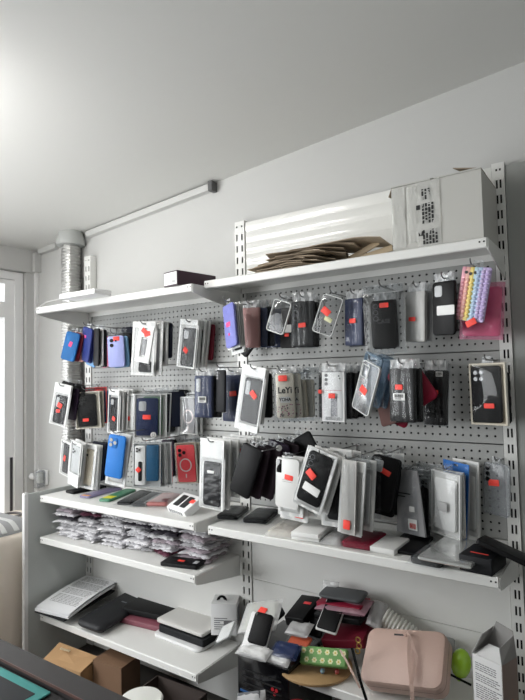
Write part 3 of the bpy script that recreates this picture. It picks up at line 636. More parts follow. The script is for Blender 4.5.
# middle row, bay by the grey panel
hang('case', (221.3, 370), (221, 412.5), 9, .165, .08, 'black phone case with small dotted lenses, peeping out beside the navy creased wallet case', 'the black case with dotted lenses', c='charcoal', cam='dots', yaw=0, behind=[])
hang('flip', (232.4, 375), (232.9, 421.3), 18.5, .165, .08, 'navy creased wallet case with a red sticker, middle row by the central post', 'the navy creased wallet case', c='navy', stk=[(.62, .4, -.1, .034, .02)], hookx=None, Y=-.13, yaw=0, behind=[('flip', 'navy', 'navy wallet case', {})])
hang('pack', (255.3, 366), (246.4, 430.5), 23, .235, .105, 'tilted white pack with a black case and tilted red sticker, near the central post', 'the tilted white pack', c='charcoal', case=(.17, .9, .19, .875), win=(.12, .95, .16, .9), cam='strip', stk=[(.64, .43, .7, .032, .02)],
    behind=[('pack', 'black', 'black phone case pack', dict(h=.2, w=.09, dr=-5)), ('case', 'black', 'black phone case', dict(dr=-8, dx=.0, dz=-.03, cam='none'))])
def k_leyi(par, w, h, seed=0, stk=(), full=True, **k):
    cw, ch = w*.72, h*.84
    q = thingpart('case', par, T(0, 0, h*.03)); G().slab(cw, ch, .009, .011, .0025).ob('shell', plastic('cream'), q)
    text_mesh('LeYi', .031*w/.1, INK, 'lettering', q, T(0, -.0048, ch*.62))
    G().slab(cw*.52, ch*.13, .0008, .002, .0002, T(0, -.0048, ch*.35)).ob('name_label', PAPER, q)
    text_mesh('YOHA', .0165*w/.1, INK, 'lettering', q, T(0, -.0054, ch*.415))
    g = G(); r = random.Random(3)
    for i in range(46): g.cyl((r.uniform(-.42, .42)*cw, -.0044, r.uniform(.04, .31)*ch), (0, -1, 0), r.uniform(.0012, .0034), .0006, 7, mi=r.choice((0, 0, 1, 2)))
    g.ob('flower_print', [mat('flower_pink', (206, 140, 160), .6), mat('flower_plum', (130, 70, 100), .6), mat('flower_leaf', (110, 110, 110), .6)], q, smooth=False)
    bag(par, w-.012, h-.03, .013, .006, .024, FILM, seed)
    for s in stk: sticker(par, w, h, s[0], s[1], -.0105, *(s[2:]))
    crinkle_top(par, w*.98, h-.022, seed, .022)
KIND['leyi'] = (k_leyi, 'bagged_phone_case', 'phone case pack')
_sv = hook
hang('leyi', (284.3, 366.5), (286.6, 420), 25.6, .2, .105, 'bagged cream phone case with black lettering and a pink flower print', 'the cream flower case', hk=False, stk=[(.46, .22, 0, .036, .022)], behind=[('leyi', 'cream', 'cream flower phone case pack', dict(dx=.012, stk=[(.46, .22, 0, .036, .022)])), ('bagcase', 'beige', 'beige phone case pack', dict(dx=.03, h=.2, w=.1)), ('bagcase', 'cream', 'cream phone case pack', dict(dx=.055, h=.2, w=.1))])
hook(at(286, 367, y=-.15).x, at(284, 371, y=-.15).z, -.2, 'wire peg hook holding the cream flower case')
def k_wbox(par, w, h, seed=0, stk=(), **k):
    G().slab(w, h, .016, .002, .0008).ob('carton', mat('white_box_card', (236, 236, 236), .45), par)
    g = G()
    for i in range(3): g.cyl((-w*.3, -.008, h*(.93-.085*i)), (0, -1, 0), .0062, .0006, 16)
    g.cyl((w*.26, -.008, h*.92), (0, -1, 0), .003, .0006, 12); g.cyl((w*.3, -.008, h*.87), (0, -1, 0), .003, .0006, 12)
    g.ob('camera_print', GREYINK, par, smooth=False)
    G().box(-w*.1, w*.18, -.0085, -.008, h*.1, h*.52).ob('picture_print', mat('grey_picture', (126, 126, 132), .5), par, smooth=False)
    G().box(-w*.36, w*.38, -.0085, -.008, h*.625, h*.632).ob('line_print', mat('red_print', (206, 120, 130), .6), par, smooth=False)
    g = G()
    for i in range(9): g.box(-w*.34, w*(.3 if i % 3 else .38), -.0085, -.008, h*(.03+.0075*i), h*(.033+.0075*i))
    g.ob('small_print', GREYINK, par, smooth=False)
    bag(par, w, h, .016, .004, .03, FILM, seed); crinkle_top(par, w*1.05, h+.004, seed, .03)
    for s in stk: sticker(par, w, h, s[0], s[1], -.0145, *(s[2:]))
KIND['wbox'] = (k_wbox, 'boxed_phone_case', 'phone case pack')
hang('wbox', (333.8, 372), (334.3, 421.5), 22.4, .175, .088, 'white printed phone case carton with camera dots and a grey picture, in a clear bag', 'the white printed carton', hk=False, stk=[(.48, .48, 0, .026, .018), (-.05, .4, 0, .014, .014)], behind=[('flip', 'black', 'black wallet case', dict(dx=-.03, h=.165, w=.08)), ('flip', 'charcoal', 'charcoal wallet case', dict(dx=.012, h=.165)), ('flip', 'black', 'plain black wallet case', dict(dx=.03, h=.165)), ('flip', 'black', 'shiny black wallet case', dict(dx=.045, h=.165))])
hook(at(334, 367, y=-.15).x, at(334, 366, y=-.15).z, -.2, 'wire peg hook holding the white printed carton')
hang('clear', (372.7, 363.5), (360.3, 411.7), 16.5, .175, .085, 'tilted clear phone case with a pale rim, in front of the blue clear cases', 'the tilted pale rimmed case', cam='win', rim=mat('pale_rim', (222, 224, 222), .2), stk=[(.42, .56, .3, .034, .024)], m=CLEARD,
    behind=[('clear', 'steelblue', 'blue tinted clear phone case', dict(m=BLUEF, rim=BLUEF, cam='win', dx=-.0, dz=.03, dr=-2)), ('clear', 'steelblue', 'second blue tinted clear phone case', dict(m=BLUEF, rim=BLUEF, cam='win', dx=.02, dz=.025, dr=2)), ('clear', 'steelblue', 'third blue tinted clear phone case', dict(m=BLUEF, rim=BLUEF, cam='none', dx=.03, dz=.02, dr=4)), ('case', 'brown', 'brown phone case', dict(cam='none', dr=-32, dx=-.02, dz=-.05))], gap=.024)
hang('flip', (402.2, 368.3), (403.3, 422), 24.7, .18, .088, 'black wallet case in a clear bag with a red sticker above a white barcode label', 'the black wallet case with barcode', Y=-.2, c='black', stk=[(.43, .35, 0, .026, .016)], bcode=(.43, .53, .042, .022), behind=[('flip', 'black', 'black wallet case', dict(dx=.012))], gap=.03)
hang('case', (399, 366.5), (425.5, 405), 27, .165, .085, 'crimson phone case hanging askew with one corner pointing at the small label wallet', 'the askew crimson case', c='crimson', cam='none', Y=-.165, yaw=0, hk=False)
hang('case', (411, 380), (395, 424), 22, .165, .085, 'crimson phone case whose corner pokes out below the barcode wallet', 'the low crimson case', c='crimson', cam='none', Y=-.06, yaw=0, hk=False)
hang('flip', (436.2, 370.2), (436.2, 425), 22.6, .168, .08, 'black wallet case with a small white label, beside a crimson case', 'the black wallet case with small label', Y=-.10, yaw=0, c='black', bcode=(.68, .07, .022, .016), stk=[(.5, .4, 0, .02, .014)], top=.03, behind=[('flip', 'charcoal', 'charcoal wallet case', {})])
hang('blister', (486.9, 363), (490, 425), 36.5, .19, .115, 'black phone case in a beige edged clear box, alone near the end post', 'the beige edged box near the end post', c='black', rim='beige', case=(.05, .87, .05, .96), cam='quad', stk=[(.55, .69, 0, .032, .015)], behind=[('case', 'charcoal', 'charcoal phone case', dict(cam='none', dx=.02, dz=-.03, w=.09))], t=.02)
# bottom row, bay by the duct
hang('pack', (67.3, 441), (64.8, 474.9), 9.5, .18, .08, 'small white pack with a black and silver case, bottom row at the shelf end', 'the small pack at the shelf end', c='black', case=(.2, .8, .1, .94), win=(.1, .9, .06, .97), cam='none', stk=[(.5, .5, .3, .02, .03)], yaw=-8,
    behind=[('pack', 'silver', 'silver phone case pack', dict(dx=.0)), ('pack', 'white', 'white phone case pack', dict(dx=.005))])
hang('pack', (77.5, 442), (73.5, 485.5), 10, .22, .09, 'white pack showing a printed phone picture, bottom row', 'the white pack with phone picture', c='lightgrey', case=(.12, .88, .1, .7), win=(.06, .94, .07, .72), cam='square', yaw=-6, behind=[('pack', 'lightgrey', 'light grey phone case pack', {})])
hang('pack', (91, 443.5), (86.8, 488), 15.5, .23, .1, 'white pack with a beige case, black ring and a red sticker', 'the white pack with black ring', c='beige', case=(.12, .8, .14, .92), win=(.07, .86, .1, .95), cam='ring', stk=[(.14, .13, 0, .02, .03)], t=.022,
    behind=[('pack', 'white', 'white phone case pack', dict(t=.018)), ('case', 'darknavy', 'dark navy phone case', dict(cam='none', dx=.02, h=.19, w=.09)), ('case', 'black', 'black phone case', dict(cam='none', dx=.03, h=.19, w=.09)), ('case', 'darknavy', 'very dark navy phone case', dict(cam='none', dx=.04, h=.19, w=.09)), ('case', 'black', 'second black phone case', dict(cam='none', dx=.05, h=.19, w=.09))])
hang('case', (118, 435.2), (113.2, 477.5), 17, .175, .086, 'bright blue phone case with a raised camera ring plate', 'the bright blue case', c='brightblue', cam='ring',
    behind=[('pack', 'white', 'white phone case pack', dict(h=.225, w=.1, dz=.005, dr=3)), ('pack', 'red', 'red phone case pack', dict(h=.2, w=.09, dr=3, dx=-.004))])
hang('blister', (147.3, 443), (147, 487), 27, .2, .115, 'clear box showing a white case with a strap band beside a blue one', 'the clear box with strap case', c='white', rim='lightgrey', case=(.06, .45, .06, .95), cam='ring', second=('tealblue', (.48, .94, .04, .86), 'none'), stk=[(.2, .6, .8, .02, .02)], rimw=.025, band=True, Y=-.235,
    behind=[('blister', 'tealblue', 'teal blue phone case pack', dict(rim='lightgrey')), ('blister', 'white', 'white phone case pack', dict(rim='lightgrey', dx=.01))])
hang('case', (168, 440), (168, 476), 12, .17, .085, 'dark purple phone case hanging between the strap case box and red ring case', 'the dark purple case', c='purple', cam='dots', behind=[('case', 'black', 'black phone case', dict(cam='none'))])
hang('blister', (185.2, 442.5), (188.1, 483), 20.5, .19, .1, 'coral red phone case with a white magnet ring, in a clear box', 'the coral ring case', c='coral', rim='beige', case=(.07, .93, .06, .97), cam='ring', ring=(.48, .54, .34), rimw=.03, behind=[('blister', 'black', 'black phone case pack', dict(rim='beige', dx=.005)), ('blister', 'silver', 'silver phone case pack', dict(rim='lightgrey', dx=.02))])
hang('pack', (213.2, 439), (211.6, 508.5), 23.5, .26, .115, 'tall clear white pack with a ribbed charcoal case, hanging down to the shelf edge', 'the tall white pack', c='charcoal', case=(.13, .87, .33, .965), win=(.08, .93, .27, .985), cam='none', stk=[(.48, .47, 0, .034, .01, 'white_label', PAPER)], Y=-.26,
    behind=[('pack', 'white', 'white phone case pack', dict(dx=.01)), ('pack', 'lightgrey', 'light grey phone case pack', dict(dx=.02, h=.22)), ('pack', 'red', 'red striped phone case pack', dict(dx=.035, h=.21)), ('pack', 'silver', 'silver phone case pack', dict(dx=.05, h=.2)), ('pack', 'white', 'far white phone case pack', dict(dx=.065, h=.2))], gap=.03)
# bottom row, bay by the grey panel: black fan of cases on a long hook
hang('case', (253.5, 446.5), (239, 494.5), 19.5, .19, .09, 'tilted matt black phone case at the front of the dark fan of cases', 'the tilted matt black case', c='black', cam='none', hk=False,
    behind=[('case', 'plum', 'plum black phone case', dict(cam='none', dx=.02, dr=-3)), ('case', 'plum', 'dark plum phone case', dict(cam='none', dx=.045, dz=.0, dr=-4)), ('case', 'purple', 'dark purple phone case', dict(cam='none', dx=.065, dz=.01, dr=-2)), ('case', 'plum', 'last plum phone case', dict(cam='none', dx=.09, dz=.01, dr=2)), ('case', 'black', 'large black tilted phone case', dict(cam='none', dx=.12, dz=.03, dr=-42, h=.17))], gap=.026)
hook(at(259, 446, y=-.2).x, at(256, 443, y=-.2).z, -.25, 'long wire peg hook through the dark fan of cases')
pt = thing('price_flag_hook', 'thin wire arm with a round white end tag among the dark cases', 'price tag', T(at(262, 452, y=-.27).x, 0, at(262, 452, y=-.27).z)); 
e = at(279, 448, y=-.22); b0_ = at(262, 451, y=-.30); 
G().tube([b0_-pt.location, e-pt.location], .0016, 6).ob('wire_arm', WIRE, pt); G().cyl(e-pt.location+Vector((0, 0, .0)), (.8, -.5, 0), .011, .002, 18).ob('round_tag', PAPER, pt)
hang('clear', (288.3, 458.4), (287.1, 507.5), 22.5, .185, .086, 'white backed clear phone case with a dark camera window and red sticker', 'the white backed clear case', cam='none', m=mat('milky_plastic', (226, 226, 224), .35), rim=mat('milky_plastic', (226, 226, 224), .35), t=.012, stk=[(.58, .38, .1, .034, .018), (.14, .17, 0, .02, .046, 'camera_window', GLASSB)], lab=1, Y=-.25, yaw=0,
    behind=[('pack', 'white', 'white phone case pack', dict(dx=-.0, h=.2, w=.1)), ('pack', 'lightgrey', 'light grey phone case pack', dict(dx=.01, h=.22, w=.11, stk=[(.7, .9, 0, .034, .02)])), ('pack', 'white', 'second white phone case pack', dict(dx=.04, h=.2, w=.1))])
hang('pack', (323.5, 451), (306.5, 508), 29, .22, .11, 'strongly tilted pack with a black case, white label and three lenses', 'the strongly tilted pack', c='black', case=(.08, .88, .06, .92), win=(.04, .93, .04, .96), cam='dots', stk=[(.36, .43, .5, .036, .024), (.5, .66, .15, .062, .028, 'white_label', PAPER)], Y=-.26,
    behind=[('pack', 'silver', 'silver phone case pack', dict(dx=.01, dr=-2)), ('pack', 'charcoal', 'charcoal phone case pack', dict(dx=.02, h=.26, dr=-16, dz=0)), ('pack', 'white', 'white phone case pack', dict(dx=.04, dr=-13))], gap=.028)
hang('sleeve', (349.8, 460), (348, 534), 14, .26, .075, 'narrow grey sleeve pack with a red sticker at its foot', 'the narrow grey sleeve', c='silver', stk=[(.45, .87, 0, .024, .03)], Y=-.25, yaw=0,
    behind=[('pack', 'silver', 'silver phone case pack', dict(h=.24, w=.085, dx=.005)), ('bagcase', 'charcoal', 'charcoal bagged phone case pack', dict(h=.21, w=.095, dx=.012, dz=.01)), ('pack', 'white', 'white phone case pack', dict(h=.23, w=.095, dx=.02)), ('bagcase', 'black', 'black bagged phone case pack', dict(h=.2, w=.1, dx=.03, dz=.01))])
hang('case', (386.3, 456.5), (376.9, 509.5), 27, .18, .09, 'tilted black phone case with a pale camera cut-out and a red sticker', 'the tilted black case with cut-out', c='black', cam='window', stk=[(.58, .28, .3, .034, .018)],
    behind=[('case', 'charcoal', 'charcoal phone case', dict(cam='none')), ('case', 'black', 'black phone case', dict(cam='none', dx=-.01, dz=-.03)), ('pack', 'charcoal', 'charcoal phone case pack', dict(h=.23, w=.1, dr=-8, dx=-.02))], gap=.026)
hang('sleeve', (407.5, 470), (411.5, 534), 28, .24, .115, 'grey tapering sleeve pack with a red sticker on a white label', 'the grey tapering sleeve', c='grey', taper=.7, stk=[(.62, .84, 0, .036, .036, 'white_label', PAPER), (.62, .86, 0, .026, .018), (.62, .6, 0, .022, .018, 'small_label', PAPER), (.3, .37, 0, .07, .004, 'dark_print', INK), (.22, .42, 0, .045, .004, 'dark_print', INK)],
    behind=[('bagcase', 'white', 'white phone case pack', dict(h=.2, w=.11, dz=.02)), ('bagcase', 'black', 'black phone case pack', dict(h=.24, w=.11, dx=.03)), ('bagcase', 'lightgrey', 'light grey phone case pack', dict(h=.22, w=.11, dx=.05, dz=.02))], gap=.03)
hang('blister', (446.2, 472), (446.2, 536), 29, .22, .115, 'empty clear blister box with a small white barcode label', 'the clear blister box', c='white', rim='white', case=(.14, .86, .1, .9), cam='none', stk=[(.5, .53, 0, .034, .03, 'white_label', mat('label_grey', (170, 170, 170), .6))], rimw=.03, t=.03,
    behind=[('blister', 'silver', 'silver phone case pack', dict(rim='silver', cam='none')), ('pack', 'brightblue', 'bright blue phone case pack', dict(h=.24, w=.1, dx=.02, dz=.03, m=mat('blue_card', (36, 110, 190), .5))), ('pack', 'white', 'white phone case pack', dict(h=.24, w=.1, dx=.045, dz=.03))], gap=.03)
hang('clear', (497, 463.5), (497, 515), 26, .165, .085, 'clear phone case with three black lenses hanging alone near the end post', 'the lone clear case', m=CLEARD, cam='dots', stk=[(.4, .38, -.1, .036, .02)], lab=1, behind=[])
# ------------------------------------------------------------------ loose goods
def flat(p1, p2, z, w):
    """ground placement from the two pixel ends of a thing's centre line: matrix with local x along it, origin on the surface"""
    a, b = at(*p1, z=z), at(*p2, z=z); d = b-a
    return Matrix.Translation((a+b)/2) @ Matrix.Rotation(math.atan2(d.y, d.x), 4, 'Z'), d.length
LAY = Matrix.Rotation(-PI/2, 4, 'X')       # turns a standing slab (front -y) face up
def lay(M, L, w, t, r=.008, b=.002, g=None, z=0):
    """lying rounded slab along local x"""
    return (g or G()).slab(L, w, t, r, b, T(0, -w/2, z+t/2) @ LAY)
def flatcase(name, label, cat, p1, p2, z, w, t, c, group='loose cases on the shelves', L=None, stk=None, cam=None, bagm=None, mm=None, r=.011):
    M, l = flat(p1, p2, z, w); L = L or l
    if l > .3 or l < .06: print('FLAT', label, round(l, 3))
    o = thing(name, label, cat, M, group)
    lay(M, L, w, t, r, .0025).ob('shell', mm or plastic(c), o)
    if stk: 
        for (fx, fy, sw, sh, m) in stk: G().slab(sw, sh, .0006, .002, .0002, T(L*(fx-.5), w*(fy-.5)-sh/2, t+.0003) @ LAY).ob('label' if m else 'price_sticker', m or STK, o)
    if cam:
        for i in range(3): G().cyl((L/2-.016-.018*i*0, -w/2+.014+.017*i, t), (0, 0, 1), .006, .001, 12).ob('lens', GLASSB, o)
    if bagm:
        g = G(); rr = random.Random(len(label)); ph = rr.uniform(0, 6)
        nx, ny = 16, 10; W, H = L+.03, w+.02; v = []; f = []
        for j in range(ny+1):
            for i in range(nx+1):
                a, b_ = i/nx, j/ny; e = min(1, 9*min(a, 1-a))*min(1, 6*min(b_, 1-b_))
                v.append((W*(a-.5), H*(b_-.5), .001+e*(t+.003)+.002*abs(math.sin(11*a+ph)*math.sin(9*b_+ph))))
        for j in range(ny):
            for i in range(nx): q = j*(nx+1)+i; f.append((q, q+1, q+nx+2, q+nx+1))
        g.add(v, f).ob('clear_bag', bagm, o, ang=60)
    return o
ZS = .8425
GR = 'loose cases on the upper left shelf'
flatcase('phone_case', 'black phone case lying flat at the duct end of the shelf', 'phone case', (69, 493.5), (103, 487), ZS, .08, .012, 'black', GR)
o = flatcase('phone_case', 'lilac phone case with an orange end, lying on the shelf', 'phone case', (84, 498), (117, 489), ZS, .07, .010, 'lavender', GR, mm=mat('lilac', (150, 140, 176), .4), stk=[(.06, .5, .02, .05, mat('orange_plastic', (240, 170, 100), .5))], bagm=FILM)
flatcase('phone_case', 'green phone case with a yellow end, lying on the shelf', 'phone case', (104, 502), (131, 491), ZS, .06, .012, 'green', GR, mm=mat('mid_green', (70, 130, 100), .4), stk=[(.2, .5, .05, .05, mat('yellow_plastic', (222, 214, 60), .5))])
flatcase('bagged_phone_case', 'dark phone case in a clear bag, lying next to the green case', 'phone case pack', (124, 505), (147, 492.5), ZS, .075, .012, 'charcoal', GR, bagm=FILM2)
flatcase('bagged_phone_case', 'grey green phone case in a clear bag, lying next to the rose pouch', 'phone case pack', (139, 506.5), (160, 494), ZS, .07, .012, 'darkgrey', GR, bagm=FILM2)
flatcase('phone_case', 'maroon phone case lying behind the small white box', 'phone case', (168, 499), (188, 488), ZS, .075, .012, 'maroon', GR)
M, l = flat((151, 510.5), (176, 494), ZS, .1)
o = thing('rose_pouch', 'rose pink padded pouch in clear film lying on the shelf', 'pouch', M)
lay(M, .2, .095, .02, .012, .008).ob('pouch_body', mat('rose_cloth', (206, 128, 124), .55, bump=.3, bscale=60), o)
lay(M, .214, .107, .024, .012, .006).ob('clear_film', FILM, o)
# small white printed box

# grey wrapped packs in piles
def wrapped(seed, w=.15, d=.2, t=.017):
    r = random.Random(seed); ph = [r.uniform(0, 6.3) for _ in range(12)]; g = G(); nx, ny = 16, 16; N = (nx+1)*(ny+1); v = []
    for sg in (0, 1):
        for j in range(ny+1):
            for i in range(nx+1):
                a, b = i/nx-.5, j/ny-.5; e = max(0, (1-(2*abs(a))**5)*(1-(2*abs(b))**5))
                n = .5*math.sin(15*a+ph[0]+7*b)*math.sin(12*b+ph[1])+.6*(1-2*abs(math.sin(13*a+ph[2]-11*b)))+.5*(1-2*abs(math.sin(19*b+ph[3]+14*a)))
                u = .5+.5*math.tanh(n); z = t*(.5+.5*e**.3)-.42*t*u*(1.3-.5*e) if sg else t*.5*(1-e**.3)*u+.25*t*(1-u)*(1-e*.4)
                v.append((w*a*(1+.05*math.sin(9*b+ph[4]))+.004*math.sin(17*b+ph[5]), d*b*(1+.05*math.sin(8*a+ph[6]))+.005*math.sin(15*a+ph[7]), max(z, 0)))
    f = []
    for j in range(ny):
        for i in range(nx):
            q = j*(nx+1)+i; f.append((q, q+1, q+nx+2, q+nx+1)[::-1]); f.append(tuple(N+k for k in (q, q+1, q+nx+2, q+nx+1)))
    per = [i for i in range(nx+1)]+[k*(nx+1)+nx for k in range(1, ny+1)]+[ny*(nx+1)+i for i in range(nx-1, -1, -1)]+[k*(nx+1) for k in range(ny-1, 0, -1)]
    for i in range(len(per)): a, b = per[i], per[(i+1) % len(per)]; f.append((a, b, b+N, a+N))
    g.add(v, f); return g
PKM = [mat('wrap_grey', (204, 203, 206), .25, bump=1, bscale=55, vary=.22, vscale=22, coat=.4), mat('wrap_pale', (226, 225, 228), .25, bump=1, bscale=55, vary=.12, vscale=22, coat=.4),
       mat('wrap_mauve', (186, 174, 182), .25, bump=1, bscale=55, vary=.35, vscale=20, coat=.3), mat('wrap_dark', (58, 54, 62), .35, bump=.5, bscale=40, vary=.4, vscale=12, coat=.3), mat('wrap_maroon', (96, 48, 66), .35, bump=.5, bscale=40, vary=.35, vscale=12, coat=.3)]
MSH = {}
NUM = ['lowest', 'second', 'third', 'fourth', 'fifth', 'sixth', 'seventh', 'eighth', 'ninth']; PN = ['first', 'second', 'third', 'fourth', 'fifth', 'sixth']
CNAME = ['grey', 'pale grey', 'mauve grey', 'dark', 'maroon']
r = random.Random(11)
for pi, (px, n) in enumerate(((-2.262, 9), (-2.116, 9), (-1.97, 9), (-1.824, 9), (-1.678, 9), (-1.51, 9))):
    zz = Z2+.0005
    for k in range(n):
        mi = r.choice((0, 0, 0, 1, 1, 1, 1, 1, 2, 0, 0, 1, 3, 4)) if not (pi == 5) else r.choice((0, 0, 1, 2, 0)); sd = r.randrange(5)
        if (mi, sd) not in MSH:
            o = wrapped(sd).ob('wrapped_pack', PKM[mi], ang=70); MSH[(mi, sd)] = o.data; bpy.data.objects.remove(o)
        o = bpy.data.objects.new('wrapped_pack', MSH[(mi, sd)]); C.objects.link(o)
        sc = .92 if pi < 5 else 1.0
        o.matrix_world = T(px+r.uniform(-.012, .012), (-.135+.009*pi if pi < 5 else -.088)+r.uniform(-.014, .012), zz, 0, 0, r.uniform(-.22, .22)+(PI if r.random() < .5 else 0)) @ Matrix.Diagonal((sc*1.04, .98-.035*pi, .98, 1))
        zz += .0172
        tag(o, '%s plastic-wrapped pack, %s in the %s pile from the side panel' % (CNAME[mi], NUM[k]+(' from the bottom' if k else ''), PN[pi]), 'wrapped pack', 'wrapped packs piled on the shelf')
flatcase('phone_case', 'black phone case with a red sticker lying before the grey wrapped packs', 'phone case', (166, 562.5), (201, 566.5), Z2+.0005, .085, .014, 'black', L=.17, stk=[(.45, .5, .03, .016, None), (.85, .5, .02, .03, mat('pale_cutout', (186, 188, 190), .4))])
# shelf under the hanging cases, bay by the grey panel
GB = 'loose cases on the shelf by the grey panel'
flatcase('phone_case', 'dark phone case in film lying at the central post end of the shelf', 'phone case', (224, 521.5), (242, 508), ZS, .085, .016, 'black', GB, L=.16, bagm=FILM)
flatcase('phone_case', 'dark phone case in film, second from the central post on the shelf', 'phone case', (252, 525), (270, 511), ZS, .095, .016, 'charcoal', GB, L=.17, bagm=FILM)
flatcase('bagged_phone_case', 'beige phone case in a crinkled clear bag on the shelf edge', 'phone case pack', (279, 536), (296, 524), ZS, .09, .014, 'beige', GB, bagm=CRINK)
flatcase('small_carton', 'flat white carton, lower of two stacked on the shelf', 'box', (305, 541), (324, 527), ZS, .1, .016, 'white', GB, L=.18, mm=CARD, r=.002)
flatcase('small_carton', 'flat white carton, upper of two stacked on the shelf', 'box', (304, 538.5), (323, 524.5), ZS+.0165, .098, .016, 'white', GB, L=.17, mm=CARD, r=.002)
flatcase('bagged_phone_case', 'silvery grey crumpled bag with a case beside the crimson pouch', 'phone case pack', (331, 544), (344, 533), ZS, .06, .014, 'grey', GB, bagm=CRINK)
flatcase('crimson_pouch', 'crimson wallet case in clear film lying on the shelf edge', 'wallet case', (356, 549), (373, 536), ZS, .1, .018, 'crimson', GB, bagm=FILM)
flatcase('small_carton', 'flat pale carton lying next to the crimson pouch', 'box', (382, 554), (398, 542), ZS, .08, .018, 'lightgrey', GB, mm=mat('pale_card', (210, 210, 208), .5), r=.003)
o = flatcase('phone_case', 'black case in a white rimmed tray under the grey tapering sleeve', 'phone case', (402, 553), (418, 538), ZS, .1, .01, 'black', GB, L=.2)
flatcase('bagged_phone_case', 'black case in a clear box near the front of the crowded shelf', 'phone case pack', (425, 566), (441, 553), ZS, .09, .02, 'charcoal', GB, bagm=FILM2)
flatcase('blister_tray', 'large frosted white blister tray lying across the shelf', 'tray', (447, 561), (466, 545), ZS+.022, .15, .009, 'silver', GB, L=.24, mm=film('frosted_tray', (226, 228, 226), .4, .15, .4, 20))
flatcase('small_carton', 'small black box with a red stripe at the shelf end', 'box', (476, 573), (490, 562), ZS, .09, .045, 'charcoal', GB, L=.12, r=.003, stk=[(.3, .5, .006, .05, STK)])
# black folded wallet propped on the shelf end
def quad(name, label, cat, TL, TR, BL, m, t, r=.008, group=None, b=.002, part='shell'):
    """slab from three corner points in space"""
    X = (TR-TL); Z = (TL-BL); w, h = X.length, Z.length; X = X.normalized(); Yv = (Z.cross(X)).normalized(); Z = X.cross(Yv).normalized() if False else (Z-X*Z.dot(X)).normalized(); Yv = Z.cross(X)
    Mx = Matrix((X, Yv, Z)).transposed().to_4x4(); Mx.translation = BL+X*(w/2)
    o = thing(name, label, cat, Mx, group); G().slab(w, h, t, r, b).ob(part, m, o); return o, w, h, t
quad('wallet_case', 'large black wallet case propped on the shelf end against the end post', 'wallet case', at(473, 532, y=-.12), at(521, 554, y=-.12), at(476, 541, y=-.25), plastic('black'), .014)
quad_ = quad
# low shelf: papers on a black folder, laptops, white device
Z = Z3+.0005
def sheetpile(label, TL, TR, BL, n, m, t, bend=.0, text=True, name='paper_sheet'):
    Zv = TL-BL; h = Zv.length; Zv.normalize(); X = Zv.cross(Vector((0, 0, 1))).normalized(); w = TR; N_ = X.cross(Zv)
    Mx = Matrix((X, Zv, N_)).transposed().to_4x4(); Mx.translation = BL
    o = thing(name, label, 'paper', Mx, 'papers on the low shelf'); g = G(); v = []; f = []; nx, ny = 4, 10
    bz = lambda b_: bend*math.sin(PI*b_)*.5-bend*(1-b_)**2
    for sg in (0, 1):
        for j in range(ny+1):
            for i in range(nx+1): v.append((w*(i/nx-.5), h*j/ny, bz(j/ny)+sg*t))
    Nn = (nx+1)*(ny+1)
    for j in range(ny):
        for i in range(nx): q = j*(nx+1)+i; f.append((q+nx+1, q+nx+2, q+1, q)); f.append(tuple(Nn+k for k in (q, q+1, q+nx+2, q+nx+1)))
    per = [i for i in range(nx+1)]+[k*(nx+1)+nx for k in range(1, ny+1)]+[ny*(nx+1)+i for i in range(nx-1, -1, -1)]+[k*(nx+1) for k in range(ny-1, 0, -1)]
    for i in range(len(per)): a, b = per[i], per[(i+1) % len(per)]; f.append((a, b, b+Nn, a+Nn))
    g.add(v, f).ob('sheet', m, o, ang=60)
    if text:
        g = G(); rr = random.Random(4)
        for k in range(26):
            if k in (5, 12, 18): continue
            b_ = .93-.03*k; x = -w*.4
            while x < w*.36:
                l = rr.uniform(.008, .03); z_ = bz(b_)+t+.0004
                g.add([(x, h*b_, z_), (x+l, h*b_, z_), (x+l, h*b_+.0032, z_+.0001), (x, h*b_+.0032, z_+.0001)], [(0, 1, 2, 3)]); x += l+.004
        g.ob('printed_text', GREYINK, o, smooth=False)
WP = mat('office_paper', (232, 233, 235), .8)
def sh3(dz, dx=0, dy=0, rot=0):
    P_ = [at(101.5, 578.5, z=.375), at(52, 608, z=.345)]; c = (P_[0]+P_[1])/2; R = Matrix.Rotation(rot, 4, 'Z'); q = [c+R @ (p-c)+Vector((dx, dy, dz)) for p in P_]
    return q[0], .215, q[1]
sheetpile('printed white paper sheet lying on top of the papers over the black bag', *sh3(0.0), 1, WP, .0008, .012)
sheetpile('white paper stack under the printed sheet', *sh3(-.022, -.004, -.006, .03), 1, WP, .012, .008, False, 'paper_stack')
def plate(name, label, cat, dz, dx, dy, rot, m, t):
    A, w, B = sh3(dz, dx, dy, rot); X = (A-B).cross(Vector((0, 0, 1))).normalized(); quad(name, label, cat, A-X*w/2, A+X*w/2, B-X*w/2, m, t)
plate('clipboard', 'thin dark clipboard sticking out below the papers', 'clipboard', -.036, 0, -.012, -.05, plastic('charcoal'), .006)
def slabat(name, label, cat, c, z, rot, L, w, t, m, r=.008, part='body', group=None, b=.003):
    p = at(*c, z=z); M = Matrix.Translation(p) @ Matrix.Rotation(math.radians(rot), 4, 'Z'); o = thing(name, label, cat, M, group)
    lay(M, L, w, t, r, b).ob(part, m, o); return o
def lq(name, label, cat, TLp, TRp, BLp, z, m, t, r=.01, part='body', group=None, b=.003):
    if z is None: o, w, h, t = quad(name, label, cat, at(*TLp, y=-.115)-Vector((0, 0, .017)), at(*TRp, y=-.15)-Vector((0, 0, .017)), at(*BLp, y=-.195)-Vector((0, 0, .017)), m, t, r, group, b, part)
    else: o, w, h, t = quad(name, label, cat, at(*TLp, z=z), at(*TRp, z=z), at(*BLp, z=z), m, t, r, group, b, part)
    return o, w, h, t
